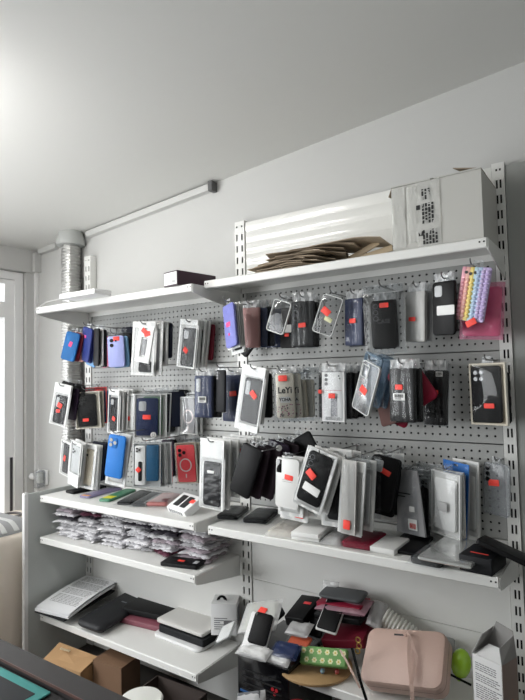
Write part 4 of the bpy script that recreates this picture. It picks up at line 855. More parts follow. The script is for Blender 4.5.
o, w, h, t = quad('black_bag', 'soft black nylon bag slumped over the low shelf edge under the papers', 'bag', at(101, 585, z=.335), at(124, 592, z=.322), at(75, 623, z=.318), mat('black_nylon', (20, 21, 25), .6, bump=.3, bscale=30), .034, .03, None, .014, 'bag_body')
G().slab(.03, .008, .001, .002, .0003, T(0, -t/2-.0005, h*.6)).ob('logo_tag', mat('grey_tag', (110, 112, 118), .5), o)
lq('red_folder', 'dark rose folder below the closed black laptop', 'folder', (144, 601), (186, 610), (119, 620), Z+.012, mat('rose_folder', (128, 72, 84), .5), .024, .004)
lq('laptop', 'closed black laptop on the rose folder', 'laptop', (145, 594), (188, 602), (121, 610), Z+.042, plastic('black'), .026, .012)
lq('white_tablet', 'white rounded device base under the silver device', 'tablet', (186, 616), (232, 632), (152, 634), Z+.007, mat('white_gloss', (228, 228, 228), .25), .014, .03)
lq('black_laptop', 'black laptop between the white base and the silver device', 'laptop', (187, 609), (231, 623), (158, 628), Z+.032, plastic('charcoal'), .03, .01)
o = lq('silver_device', 'flat silver white device on the black laptop', 'device', (186, 603), (231, 617), (156, 620), Z+.058, mat('silver_plastic', (206, 204, 200), .35), .016, .012)
o, w, h, t = lq('small_carton', 'small white carton with a black device picture and a red sticker', 'box', (186.5, 491.5), (204.5, 497), (168, 505.5), None, mat('white_box_card', (236, 236, 236), .45), .034, .002, 'carton', None, .0008)
for k in (0, 1): G().slab(w*.3, h*.66, .0006, .005, .0002, T(w*(-.2+.36*k), -t/2-.0003, h*.2)).ob('device_picture', INK, o)
G().slab(w*.22, h*.2, .0006, .002, .0002, T(w*.34, -t/2-.0006, h*.55)).ob('price_sticker', STK, o)
g = G(); [g.box(-w*.4+w*.13*i, -w*.4+w*.13*i+w*.08, -t*.3, t*.3, -.0006, 0) for i in range(6)]; g.ob('print', GREYINK, o, smooth=False)
# earbuds box
p = at(226, 630, z=.345); M = Matrix.Translation(p) @ Matrix.Rotation(math.radians(28), 4, 'Z') @ Matrix.Diagonal((1.25, 1.25, 1.2, 1))
o = thing('earbuds_box', 'small white printed box with a black arched hanging tab', 'box', M)
G().slab(.085, .105, .075, .002, .0008).ob('carton', mat('white_box_card', (236, 236, 236), .45), o)
g = G(); n = 12; A = [(.017*math.cos(PI*i/n), .0+.017*math.sin(PI*i/n)) for i in range(n+1)]; B = [(.006*math.cos(PI*i/n), .004+.006*math.sin(PI*i/n)) for i in range(n+1)]
v = [(x-.01, yv, .105+z) for yv in (-.012, -.009) for x, z in A+B]; m_ = n+1; k2 = 2*m_
for i in range(n): g.f += [(i, i+1, m_+i+1, m_+i), (k2+i+1, k2+i, k2+m_+i, k2+m_+i+1), (i, k2+i, k2+i+1, i+1), (m_+i, m_+i+1, k2+m_+i+1, k2+m_+i)]
g.v = v; g.mi = [0]*len(g.f); g.f += [(0, m_, k2+m_, k2), (n, k2+n, k2+m_+n, m_+n)]; g.mi += [0, 0]
g.ob('hanging_tab', plastic('black'), o)
g = G(); [g.box(-.032, -.032+.02+.012*(i % 3), -.0381, -.0376, .02+.007*i, .0225+.007*i) for i in range(6)]; g.box(.0, .03, -.0381, -.0376, .02, .05); g.ob('print', GREYINK, o, smooth=False)
g = G(); g.slab(.045, .06, .0008, .004, .0002, T(.043, 0, .025, 0, 0, PI/2)); g.ob('picture', mat('grey_picture', (126, 126, 132), .5), o)
# ---- lowest shelf: heap of bags and cases
Z = ZR+.0005
D = 'cases heaped on the lowest shelf'
p = at(262, 642, z=.42)
o, w, h, t = quad('white_phone_box', 'white card with a flat black phone on it, leaning out over the black tower', 'phone box', at(262, 616, y=-.24), at(285, 622, y=-.22), at(241, 649, y=-.33), mat('white_box_card', (236, 236, 236), .45), .012, .006)
G().slab(w*.8, h*.82, .009, .011, .003, T(w*.09, -t/2-.0046, h*.19)).ob('phone_picture', plastic('black'), o); G().slab(.008, .012, .0008, .003, .0002, T(-w*.2, -t/2-.0095, h*.88)).ob('camera', GLASSB, o)
g = G(); [g.box(-w*.2+.007*i, -w*.2+.007*i+.004, -t/2-.0006, -t/2-.0001, h*.08, h*.11) for i in range(5)]; g.ob('lettering', GREYINK, o, smooth=False)
def filmbag(name, label, TL, TR, BL, m, inner=None, stk=False, group=D, it=.008):
    X = TR-TL; Zv = TL-BL; w, h = X.length, Zv.length; X.normalize(); Zv = (Zv-X*Zv.dot(X)).normalized(); Yv = Zv.cross(X)
    Mx = Matrix((X, Yv, Zv)).transposed().to_4x4(); Mx.translation = BL+X*(w/2)
    o = thing(name, label, 'bag', Mx, group)
    if inner: G().slab(w*.8, h*.8, it, .008, .002, T(0, 0, h*.06)).ob('case', inner, o)
    bag(o, w-.012, h-.03, it+.004, .006, .02, m, len(label))
    if stk: sticker(o, w, h, .55, .45, -it/2-.007, .4, .036, .024)
    return o
filmbag('clear_bag', 'crumpled clear bag with a red sticker behind the leaning black phone', at(248, 601, y=-.13), at(284, 597, y=-.10), at(238, 632, y=-.25), CRINK, mat('pale_green_card', (196, 200, 186), .6), True)
filmbag('clear_bag', 'clear bag with a white header lying at the shelf front beside the earbuds box', at(232, 622, y=-.2), at(248, 614, y=-.18), at(214, 645, y=-.31) , FILM2, CARD)
filmbag('clear_bag', 'clear bag hanging under the leaning white card', at(238, 640, y=-.3), at(268, 648, y=-.3), at(236, 652, y=-.345), CRINK, CARD)
quad('phone_case', 'black wedge shaped case standing behind the leaning black phone', 'phone case', at(274, 604, y=-.12), at(283, 596, y=-.1), at(276, 622, y=-.16), plastic('charcoal'), .012)
o, w, h, t = quad('wallet_box', 'black wallet box with a red label, lying behind the orange bag', 'box', at(296, 598, y=-.06), at(314, 600.5, y=-.06), at(285, 621, y=-.19), plastic('black'), .034, .005, D)
G().slab(.03, .014, .0006, .002, .0002, T(.01, -t/2-.0003, h*.62)).ob('red_label', mat('red_label', (206, 52, 56), .5), o)
quad('phone_case', 'grey silicone case topping the heap of wallets', 'phone case', at(323, 585.5, y=-.05), at(365, 592, y=-.05), at(317, 596, y=-.13), plastic('darkgrey'), .014, .02, D, .006)
quad('wallet_case', 'maroon wallet in clear film, first below the grey silicone case', 'wallet case', at(323, 594, y=-.05), at(366, 600, y=-.05), at(316, 604, y=-.14), plastic('crimson'), .016, .006, D)
filmbag('clear_bag', 'pinkish crumpled clear bag around the maroon wallets', at(320, 593, y=-.06), at(368, 599, y=-.06), at(315, 608, y=-.15), film('rosy_film', (214, 170, 184), .4, .15, 1, 50))
quad('wallet_case', 'dark wallet, second below the grey silicone case', 'wallet case', at(322, 603, y=-.05), at(366, 609, y=-.05), at(314, 616, y=-.15), plastic('black'), .02, .006, D)
quad('wallet_case', 'maroon wallet low in the heap behind the daisy pouch', 'wallet case', at(332, 622, y=-.06), at(372, 622, y=-.05), at(322, 644, y=-.18), plastic('maroon'), .03, .006, D)
o, w, h, t = quad('phone_case', 'flat black case with a white edge lying slanted on the heap', 'phone case', at(346, 606, y=-.11), at(367, 612, y=-.10), at(315, 629, y=-.22), mat('white_edge', (214, 214, 212), .4), .006, .006, D)
G().slab(w*.9, h*.93, .006, .006, .002, T(0, -.0062, h*.035)).ob('black_back', plastic('black'), o)
filmbag('crumpled_grey_bag', 'grey crumpled film bag slumped between the heap and the white corrugated tube', at(364, 594, y=-.06), at(378, 600, y=-.05), at(366, 622, y=-.13), CRINK, plastic('darkgrey'))
filmbag('clear_bag', 'clear bag with an orange card, left of the daisy pouch'.replace('left of', 'behind'), at(287, 632, y=-.2), at(312, 637, y=-.2), at(284, 644, y=-.25), FILM, mat('orange_card', (214, 96, 60), .5))
filmbag('blue_bag', 'dark blue film bag below the orange card', at(274, 638, y=-.26), at(300, 643, y=-.26), at(270, 654, y=-.31), film('blue_film', (50, 70, 120), .3, .2, .8, 40), mat('deep_blue', (28, 40, 78), .5))
filmbag('clear_bag', 'clear bag with white paper scraps at the front of the blue bag', at(272, 648, y=-.29), at(292, 654, y=-.29), at(268, 660, y=-.325), CRINK, CARD)
filmbag('clear_bag', 'crumpled clear bag squeezed under the black wallet box with red label', at(290, 618, y=-.17), at(312, 622, y=-.17), at(285, 632, y=-.23), CRINK, plastic('charcoal'))
quad('phone_case', 'black case standing between the wallet box and the slanted white edged case', 'phone case', at(314, 606, y=-.10), at(328, 610, y=-.10), at(306, 634, y=-.17), plastic('black'), .012, .008, D)
filmbag('clear_bag', 'twisted knot of grey film on top of the grey silicone case', at(322, 577, y=-.04), at(338, 579, y=-.04), at(322, 588, y=-.06), CRINK)
# round board
c = at(318, 664, z=Z+.0); 
o = thing('round_board', 'round tan wooden board jutting out over the shelf edge under the daisy pouch', 'board', T(c.x, c.y-.02, Z))
G().lathe([(.0005, .0), (.122, .0), (.126, .003), (.126, .009), (.122, .012), (.0005, .012)], 48).ob('board_disc', mat('tan_wood', (178, 146, 104), .5, vary=.1, vscale=10), o)
for lb, px, cc in (('pale blue', (322.5, 671), (140, 170, 190)), ('coral red', (337, 671.5), (204, 96, 88)), ('grey', (294, 662), (170, 170, 160))):
    q = at(*px, z=Z+.021); b = G().lathe([(.0005, -.008), (.006, -.006), (.0085, 0), (.006, .006), (.0005, .008)], 14).ob('bead', mat('bead_'+lb.replace(' ', '_'), cc, .25), None, True, T(*q)); tag(b, lb+' bead lying on the round tan board', 'bead', 'beads on the board')
# daisy pouch
o, w, h, t = quad('daisy_pouch', 'green fabric pouch printed with cream daisies, in front of the wallets', 'pouch', at(299.5, 646, y=-.24), at(345, 650, y=-.215), at(300, 664, y=-.275), mat('green_cloth', (112, 160, 92), .7, bump=.2, bscale=120), .022, .006, None, .006, 'pouch_body')
g = G(); r = random.Random(5)
for i in range(11):
    cx, cz = (-.43+.086*i)*w, h*(.24 if i % 2 else .7)
    for k in range(6): g.cyl((cx+.0055*math.cos(k*PI/3), -t/2, cz+.0055*math.sin(k*PI/3)), (0, -1, 0), .0034, .0005, 8)
    g.cyl((cx, -t/2, cz), (0, -1, 0), .0028, .001, 8, mi=1)
g.ob('daisy_print', [mat('daisy_cream', (226, 222, 180), .7), mat('daisy_yellow', (206, 176, 70), .7)], o, smooth=False)
# handbag
LEA = mat('pink_leather', (192, 164, 152), .5, bump=.15, bscale=180)
TLh, TRh, BLh = at(364, 632, y=-.13), at(441, 637, y=-.13), at(362, 686, y=-.265)
o, w, h, t = quad('handbag', 'dusty pink leather handbag lying tilted with its strap across the front', 'handbag', TLh, TRh, BLh, LEA, .055, .03, None, .006, 'bag_body')
print('handbag', round(w, 3), round(h, 3))
G().slab(w*.97, h*.97, .003, .03, .001, T(0, -.0285, h*.015)).ob('front_panel', LEA, o)
G().slab(w*1.004, h*1.004, .003, .031, .001, T(0, -.006, -h*.002)).ob('zipper', mat('zip_taupe', (130, 106, 98), .5), o)
G().slab(.036, .006, .001, .001, .0003, T(-.02, -.0305, h*.86)).ob('metal_logo', mat('dark_metal', (60, 58, 60), .35, .8), o)
def band(pts, w_, m, name, par, t_=.003):
    """flat strap through points given in world space"""
    g = G(); pts = [Vector(p) for p in pts]; R = []
    for i, p in enumerate(pts):
        d = (pts[min(i+1, len(pts)-1)]-pts[max(i-1, 0)]).normalized(); v_ = (p-CAM).normalized(); s = d.cross(v_).normalized(); n_ = s.cross(d)
        R.append([p+s*w_/2+n_*t_/2, p-s*w_/2+n_*t_/2, p-s*w_/2-n_*t_/2, p+s*w_/2-n_*t_/2])
    g.rings([[tuple(x) for x in q] for q in R]); ob = g.ob(name, m, par, smooth=False); ob.matrix_parent_inverse = par.matrix_world.inverted(); return ob
band([at(404, 635, y=-.165), at(407, 632.5, y=-.175), at(409.5, 637, y=-.195), at(409, 650, y=-.215), at(409.5, 665, y=-.25), at(411, 680, y=-.29), at(412, 692, y=-.318), at(413, 706, y=-.33)], .011, LEA, 'strap', o)
band([at(407, 633, y=-.178), at(411, 640, y=-.197), at(416, 655, y=-.225), at(414, 670, y=-.262), at(411.5, 684, y=-.30)], .008, LEA, 'strap', o)
band([at(340, 650, y=-.25), at(346, 660, y=-.28), at(354, 676, y=-.31), at(360, 688, y=-.32)], .006, LEA, 'strap', o)
bs = thing('black_strap', 'black leather strap end hanging over the shelf beside the handbag', 'strap', Matrix.Translation(at(356, 665, y=-.29)))
band([at(352, 648, y=-.26), at(355, 660, y=-.29), at(360, 680, y=-.315), at(367, 702, y=-.32)], .009, plastic('black'), 'strap_band', bs)
for k, (u, v_) in enumerate(((358, 640), (359, 646), (357.5, 651))):
    q = at(u, v_, y=-.255); a_ = G(); a_.tube([(q.x+.008*math.cos(2*PI*i/12), q.y, q.z+.008*math.sin(2*PI*i/12)) for i in range(13)], .002, 6)
    rg = a_.ob('buckle_ring', mat('brass', (190, 160, 90), .3, .9), bs); rg.matrix_parent_inverse = bs.matrix_world.inverted()
# corrugated tube, balloon, open carton
a, b = at(384, 616, y=-.07), at(413, 637, y=-.06); ax = (b-a); L_ = ax.length; Mx = Matrix.Translation(a) @ ax.to_track_quat('Z', 'Y').to_matrix().to_4x4()
o = thing('corrugated_tube', 'white corrugated plastic tube lying behind the pink handbag', 'tube', Mx)
prof = [(.002, 0)]; n = 10
for i in range(n): z0 = L_*1.15*i/n; dz = L_*1.15/n; prof += [(.026, z0), (.033, z0+dz*.25), (.033, z0+dz*.6), (.026, z0+dz*.9)]
G().lathe(prof+[(.002, L_*1.15)], 24).ob('tube_body', mat('white_plastic', (228, 228, 222), .4), o)
c = at(461, 663, y=-.13)
o = thing('green_balloon', 'small lime green balloon on the lowest shelf between handbag and open carton', 'balloon', T(c.x, c.y, c.z, 0, .15))
prof = [(.0006, -.044), (.012, -.041), (.024, -.032), (.031, -.014), (.0325, .004), (.028, .022), (.019, .034), (.009, .0405), (.0006, .042)]
G().lathe([(r_*.92, z_*1.02) for r_, z_ in prof], 32).ob('balloon_body', mat('lime_rubber', (160, 206, 50), .2, coat=.6), o, ang=80)
G().lathe([(.003, -.045), (.0045, -.05), (.006, -.054), (.0006, -.0535)], 12).ob('knot', mat('lime_rubber', (160, 206, 50), .2, coat=.6), o)
pn = G().tube([at(446, 672, y=-.14), at(459, 679, y=-.15), at(471, 685, y=-.16)], .0035, 8).ob('dark_pen', plastic('charcoal'), None); tag(pn, 'dark grey pen lying below the lime balloon', 'pen')
gc = quad('grey_card', 'small grey card standing against the wall behind the balloon', 'card', at(444, 636, y=-.02), at(456, 639, y=-.02), at(444, 664, y=-.02), mat('grey_card', (150, 152, 150), .6), .004)
# open carton
tl, tr = at(472, 654, y=-.245), at(501.7, 664.7, y=-.275)
wd = (tr-tl).length; ang_ = math.atan2(tr.y-tl.y, tr.x-tl.x); zt_ = (tl.z+tr.z)/2; dp = .075
M = Matrix.Translation((tl.x, tl.y, Z)) @ Matrix.Rotation(ang_, 4, 'Z'); H_ = zt_-Z
o = thing('open_carton', 'small white open carton with raised grey flaps at the end of the lowest shelf', 'box', M)
WB = mat('white_box_card', (236, 236, 236), .45); GF = mat('grey_flap', (150, 148, 146), .35, bump=.2, bscale=25)
G().box(0, wd, 0, .002, 0, H_).box(0, wd, dp-.002, dp, 0, H_).box(0, .002, 0, dp, 0, H_).box(0, wd, 0, dp, 0, .003).ob('carton_walls', WB, o, smooth=False)
G().box(wd-.002, wd+.0005, 0, dp, 0, H_).ob('printed_side', mat('brownish_side', (150, 132, 124), .5, vary=.1), o, smooth=False)
g = G(); g.slab(.02, .03, .0006, .003, .0002, T(wd+.0007, dp*.5, H_*.35, 0, 0, PI/2)); g.ob('orange_print', mat('orange_print', (190, 110, 80), .6), o)
G().add([(.004, .006, H_-.004), (wd-.003, .006, H_-.004), (wd-.012, .05, H_+.018), (.022, .05, H_+.018), (.004, .008, H_-.006), (wd-.003, .008, H_-.006), (wd-.012, .052, H_+.016), (.022, .052, H_+.016)], [(0, 1, 2, 3), (7, 6, 5, 4), (0, 4, 5, 1), (1, 5, 6, 2), (2, 6, 7, 3), (3, 7, 4, 0)]).ob('tuck_flap', WB, o, smooth=False)
def prism(g, P_, d):
    n = len(P_); d = Vector(d); v = [Vector(p) for p in P_]+[Vector(p)+d for p in P_]
    return g.add(v, [tuple(range(n)), tuple(range(2*n-1, n-1, -1))]+[(i, i+n, (i+1) % n+n, (i+1) % n) for i in range(n)])
prism(G(), [(0, 0, H_), (0, dp, H_), (.022, dp, H_+.06), (.012, .03, H_+.045)], (.0015, 0, 0)).ob('flap', GF, o, smooth=False)
prism(G(), [(wd, 0, H_), (wd, dp, H_), (wd-.006, dp, H_+.055), (wd-.014, .015, H_+.035)], (-.0015, 0, 0)).ob('flap', GF, o, smooth=False)
prism(G(), [(0, dp, H_), (wd, dp, H_), (wd-.01, dp+.004, H_+.065), (.03, dp+.004, H_+.075)], (0, -.0015, 0)).ob('flap', GF, o, smooth=False)
g = G(); rr = random.Random(9)
for k in range(17):
    if k in (4, 9): continue
    x = wd*.1
    while x < wd*.8: l = rr.uniform(.005, .014); g.box(x, x+l, -.0005, 0, H_-.022-.0058*k, H_-.0198-.0058*k); x += l+.002
g.ob('printed_text', GREYINK, o, smooth=False)
# ------------------------------------------------------------------ below the shelves
PCX0, PCX1 = at(238, 690, y=-.315).x, at(289, 690, y=-.315).x
zt = at(262, 661, y=-.315).z
o = thing('computer_tower', 'black computer tower with a red logo standing beside the lowest shelf', 'computer', T((PCX0+PCX1)/2, -.315, 0)); W = (PCX1-PCX0)
print('tower', W, zt)
G().slab(W, zt, .3, .006, .003, T(0, .15, 0)).ob('tower_case', mat('black_gloss', (14, 14, 18), .2, coat=.4), o)
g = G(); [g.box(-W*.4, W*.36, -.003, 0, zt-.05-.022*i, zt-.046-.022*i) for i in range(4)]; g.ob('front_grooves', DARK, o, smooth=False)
G().slab(W*.3, .008, .002, .002, .0005, T(-W*.3, -.001, zt-.125)).ob('blue_strip', mat('blue_plastic_strip', (40, 90, 150), .3), o)
g = G(); [g.cyl((W*.23+.009*math.cos(a), 0, zt-.085+.009*math.sin(a)), (0, -1, 0), .006, .002, 10) for a in (.5, 2.6, 4.7)]; g.ob('red_logo', mat('red_logo', (190, 40, 50), .4), o)
b_ = filmbag('clear_bag', 'clear plastic bag of cables lying against the black tower', at(240, 690, y=-.37), at(268, 686, y=-.37), at(238, 716, y=-.40), CRINK, mat('grey_cable', (70, 72, 78), .5), False, None, .03)
q = at(297, 706, y=-.40); o = thing('red_cup', 'red plastic cup standing beside the black tower', 'cup', T(q.x, q.y, 0)); G().lathe([(.026, 0), (.036, q.z-.0), (.034, q.z-.0), (.024, .004)], 24).ob('cup_body', mat('red_plastic', (170, 40, 40), .4), o)
# cartons under the shelves
KR = mat('kraft_card', (176, 140, 100), .7, vary=.06, vscale=6); KD = mat('brown_card', (120, 92, 70), .7, vary=.08, vscale=6)
def carton(label, TL, TR, BL, depth, m, H, flaps=True):
    """upright carton from its front top corners; stands on the floor"""
    X = TR-TL; w = X.length; a = math.atan2(X.y, X.x); M = Matrix.Translation((TL.x, TL.y, 0)) @ Matrix.Rotation(a, 4, 'Z'); o = thing('cardboard_box', label, 'box', M, None); h = H
    g = G(); g.box(0, w, 0, .004, 0, h).box(0, w, depth-.004, depth, 0, h).box(0, .004, 0, depth, 0, h).box(w-.004, w, 0, depth, 0, h).box(0, w, 0, depth, 0, .004); g.ob('box_walls', m, o, smooth=False); return o, w, h
def carton3(label, TLp, TRp, FLp, z, m, closed=False):
    TL, TR, FL = at(*TLp, z=z), at(*TRp, z=z), at(*FLp, z=z); X = TR-TL; w = X.length; X.normalize(); Yv = Vector((0, 0, 1)).cross(X); d = abs((FL-TL).dot(Yv))
    Mx = Matrix((X, Yv, Vector((0, 0, 1)))).transposed().to_4x4(); Mx.translation = (TL.x, TL.y, 0); o = thing('cardboard_box', label, 'box', Mx)
    print('carton', label, w, d)
    g = G(); g.box(0, w, -.004, 0, 0, z).box(0, w, -d, -d+.004, 0, z).box(0, .004, -d, 0, 0, z).box(w-.004, w, -d, 0, 0, z).box(0, w, -d, 0, 0, .004); g.ob('box_walls', m, o, smooth=False); return o, w, d, z
o, w, d, h = carton3('kraft cardboard box with a slanted flap behind the counter edge', (63, 648), (101, 659), (53, 664), .17, KR)
prism(G(), [(0, -d, h), (w, -d, h), (w, -.02, h+.02), (.0, -.02, h+.035)], (0, .001, -.004)).ob('flap', KR, o, smooth=False)
g = G(); [g.box(w*.2+.012*i, w*.2+.012*i+.008, -.06, -.052, h+.03, h+.036) for i in range(5)]; g.ob('printed_marks', mat('pale_print', (206, 190, 160), .7), o, smooth=False)
o, w, d, h = carton3('brown cardboard box standing between the kraft box and the open dark box', (112, 648), (140, 656), (98, 662), .19, KD)
prism(G(), [(0, -d, h), (w, -d, h), (w, 0, h), (0, 0, h)], (0, 0, .004)).ob('flap', KD, o, smooth=False)
o, w, d, h = carton3('dark open cardboard box in front of the low shelf end', (158, 675), (207, 693), (128, 699), .2, mat('dark_card', (66, 56, 52), .7, vary=.08))
ww = thing('plastic_tub', 'white plastic tub with a round lid beside the counter edge', 'tub', T(*at(141, 700, z=.30)))
G().lathe([(.0005, -.006), (.07, -.006), (.075, 0), (.07, .006), (.0005, .012)], 36).ob('tub_lid', mat('white_plastic', (228, 228, 222), .4), ww)
lo, hi = 0, .3
G().lathe([(.05, -.3), (.052, -.01)], 24).ob('tub_body', mat('white_plastic', (228, 228, 222), .4), ww)
# counter in the foreground with a repair mat
BLK = mat('dark_counter', (44, 40, 40), .5, vary=.1, vscale=20, bump=.05)
ct = thing('counter', 'dark brown shop counter with a raised back ledge', 'counter', T(-.9, -1.6, 0))
iv = ct.matrix_world.inverted()
CZ = .9
G().box(-1.9, .25, -1.296, -1.257, 0, CZ).ob('back_ledge', BLK, ct, smooth=False).matrix_parent_inverse = iv
G().box(-1.9, .25, -1.75, -1.297, CZ-.06, CZ-.012).ob('worktop', mat('counter_top', (30, 28, 29), .5), ct, smooth=False).matrix_parent_inverse = iv
G().box(-1.9, -1.86, -1.74, -1.336, 0, CZ-.06).ob('end_panel', BLK, ct, smooth=False).matrix_parent_inverse = iv
G().box(-1.9, .25, -1.298, -1.2965, CZ-.004, CZ+.0005).ob('edge_highlight', mat('reddish_highlight_paint', (96, 66, 60), .5), ct, smooth=False).matrix_parent_inverse = iv  # reddish highlight on the ledge's inner edge, painted as a thin strip
zm = CZ-.0115
c0, c1, c2 = at(0, 667, z=zm), at(53, 693.5, z=zm), at(35, 701, z=zm)
X = (c1-c0).normalized(); Yd = Vector((0, 0, 1)).cross(X)
print('mat', c0, c1, X)
mm = thing('repair_mat', 'dark grey repair mat with a teal border on the counter', 'mat', Matrix.Translation(c1))
Mx = Matrix((X, Yd, Vector((0, 0, 1)))).transposed().to_4x4(); Mx.translation = c1-Vector((0, .003, -.001))
mm.matrix_world = Mx
lay(Mx, .45, .30, .003, .004, .001, G()).ob('teal_border', mat('teal_silicone', (84, 172, 168), .5), mm).matrix_local = T(-.225, -.15, 0)
lay(Mx, .416, .266, .0036, .002, .0005, G()).ob('grey_field', mat('mat_grey', (52, 54, 58), .55), mm).matrix_local = T(-.225, -.15, 0)

# ------------------------------------------------------------------ upper things
# duct
d = at(71, 275, y=-.02); o = thing('foil_duct', 'silver corrugated foil duct rising beside the shelf to the ceiling collar', 'duct', T(d.x, -.02, .9))
prof = [(.048, 0)]; z = 0; zt = zc(d.x)-.9-.02; r = random.Random(2); n = 74
for i in range(n):
    z0 = zt*i/n; dz = zt/n; prof += [(.0515, z0+dz*.25), (.0515, z0+dz*.5), (.047, z0+dz*.75), (.047, z0+dz)]
FOIL = mat('crinkled_foil', (190, 190, 188), .32, .85, bump=.5, bscale=60)
G().lathe(prof, 28, caps=False).ob('duct_tube', FOIL, o)
G().lathe([(.052, zt-.055), (.074, zt-.05), (.078, zt-.03), (.068, zt+.0), (.062, zt+.03), (.052, zt+.03)], 36).ob('ceiling_collar', mat('grey_collar', (176, 178, 176), .45), o)
# things on the upper duct side shelf
p = at(170.5, 286, z=ZTL+.0005)
o = thing('shoe_box', 'dark purple box with a white end label on the upper shelf', 'box', Matrix.Translation((p.x, p.y, ZTL+.0005)) @ Matrix.Rotation(math.radians(-9), 4, 'Z'))
e0, e1 = at(162.5, 286, y=p.y), at(178.5, 283, y=p.y); wb = (e1-e0).length; hb = at(170.5, 271.5, y=p.y).z-ZTL
print('box', wb, hb, p)
G().slab(wb, hb, .2, .001, .0004, T(0, .1, 0)).ob('carton', mat('dark_purple_card', (62, 40, 54), .4), o)
G().box(-wb*.46, wb*.46, -.0008, 0, hb*.08, hb*.92).ob('end_label', PAPER, o, smooth=False)
g = G(); [g.box(wb*.1+.006*i, wb*.1+.006*i+.003, -.0012, -.0008, hb*.2, hb*.36) for i in range(4)]; g.ob('print', GREYINK, o, smooth=False)
p = at(80, 299, z=ZTL+.0005)
slabat('flat_carton', 'flat white carton lying on the shelf end before the duct', 'box', (85, 297.5), ZTL+.0005, 0, .24, .09, .022, mat('white_box_card', (236, 236, 236), .45), .002)
cb = G().tube([at(35, 311, y=-.315), at(37, 308.6, y=-.31), at(46, 303.5, y=-.25)+Vector((0, 0, .006)), at(60, 300, y=-.2)+Vector((0, 0, .006))], .003, 8).ob('white_cable', PVC, None); tag(cb, 'white cable end lying over the corner of the upper shelf', 'cable')
# kraft bags
r = random.Random(21); KB = [mat('kraft_paper', (168, 152, 132), .8, vary=.06, vscale=8), mat('kraft_paper_dark', (148, 132, 112), .8, vary=.06, vscale=8)]
c = at(305, 272, z=ZT); zz = ZT+.001; N = 17
for i in range(N):
    f_ = i/N; L = .25; w = .17; cx = -1.0+.03*math.sin(i*2.1)+r.uniform(-.03, .03)+(.06 if i > 9 else 0); rot = r.uniform(-.35, .35)+.1; bend = .008
    if i >= N-3: cx = -.98+.10*(i-N+3); 
    g = G(); nx, ny = 10, 3; v = []; fs = []; th = .0024
    for sg in (0, 1):
        for j in range(ny+1):
            for k in range(nx+1):
                a, b = k/nx-.5, j/ny-.5; v.append((L*a, w*b, bend*(1-4*a*a)+.0015*math.sin(9*a)+sg*th))
    Nn = (nx+1)*(ny+1)
    for j in range(ny):
        for k in range(nx): q = j*(nx+1)+k; fs.append((q+nx+1, q+nx+2, q+1, q)); fs.append(tuple(Nn+s for s in (q, q+1, q+nx+2, q+nx+1)))
    per = [s for s in range(nx+1)]+[k*(nx+1)+nx for k in range(1, ny+1)]+[ny*(nx+1)+s for s in range(nx-1, -1, -1)]+[k*(nx+1) for k in range(ny-1, 0, -1)]
    for s in range(len(per)): a, b = per[s], per[(s+1) % len(per)]; fs.append((a, b, b+Nn, a+Nn))
    o = g.add(v, fs).ob('paper_bag', KB[i % 2], None, True, T(cx, -.125+r.uniform(-.012, .012), zz, 0, 0, rot), 50); zz += .0042
    tag(o, 'flat brown paper bag, number %s from the bottom of the pile on the upper shelf' % ['one', 'two', 'three', 'four', 'five', 'six', 'seven', 'eight', 'nine', 'ten', 'eleven', 'twelve', 'thirteen', 'fourteen', 'fifteen', 'sixteen', 'seventeen'][i], 'paper bag', 'brown paper bags on the upper shelf')
for i, (a, b) in enumerate((((350, 262), (380, 244.5)), ((358, 262), (393, 250.5)))):
    A, B = at(*a, y=-.1), at(*b, y=-.1); o = G().slab((B-A).length, .02, .006, .002, .0008, Matrix.Translation((A+B)/2) @ Matrix.Rotation(-math.atan2(B.z-A.z, B.x-A.x), 4, 'Y')).ob('wooden_strip', mat('pale_strip', (196, 176, 146), .6)); tag(o, ['upper', 'lower'][i]+' pale wooden strip sticking out of the brown paper bags', 'strip')
# big carton
yf = -.225; bl, br, tl, tr = at(393.6, 250.5, y=yf), at(485, 230.5, y=yf), at(390.5, 187, y=yf), at(478, 171.5, y=yf)
W = br.x-bl.x-.004; H = (tl.z+tr.z)/2-ZT; print('carton', W, H, tl.z, tr.z)
o = thing('large_carton', 'large white carton with torn flaps and shiny tape on the upper shelf', 'box', T(bl.x, yf, ZT+.0005))
WC = mat('white_carton', (188, 187, 182), .6, vary=.03, vscale=5); DC = mat('carton_inside', (140, 126, 108), .75)
D_ = .215
g = G(); g.box(0, W, 0, .004, 0, H).box(0, W, D_-.004, D_, 0, H).box(0, .004, .004, D_-.004, 0, H).box(W-.004, W, .004, D_-.004, 0, H).box(0, W, 0, D_, 0, .004); g.ob('carton_walls', WC, o, smooth=False)
prism(G(), [(.0, -.004, H), (W*.46, -.004, H), (W*.44, .08, H+.028), (.03, .075, H+.012)], (0, 0, .004)).ob('flap', WC, o, smooth=False)
prism(G(), [(W*.5, -.004, H), (W, -.004, H), (W*.98, .09, H+.012), (W*.56, .09, H+.03)], (0, 0, .004)).ob('flap', WC, o, smooth=False)
prism(G(), [(.0, .0, H), (0, D_, H), (-.02, D_, H+.01), (-.018, .02, H-.02)], (0, 0, .003)).ob('flap', DC, o, smooth=False)
prism(G(), [(W, 0, H), (W, D_, H), (W*.9, D_, H+.03), (W*.7, .01, H+.022)], (0, 0, .003)).ob('flap', DC, o, smooth=False)
TAPE = film('packing_tape', (246, 246, 242), .38, .08, 1, 35)
def tape(x0, x1, z0, z1, seed, name='tape'):
    r = random.Random(seed); g = G(); ph = r.uniform(0, 6)
    g.sheet(x1-x0, z1-z0, lambda a, b: -.0014-.0035*abs(math.sin(9*a+ph+5*b)*math.sin(7*b+ph))-.0008*abs(math.sin(23*b+ph)), 8, 16, T((x0+x1)/2, 0, z0)); g.ob(name, TAPE, o, ang=60)
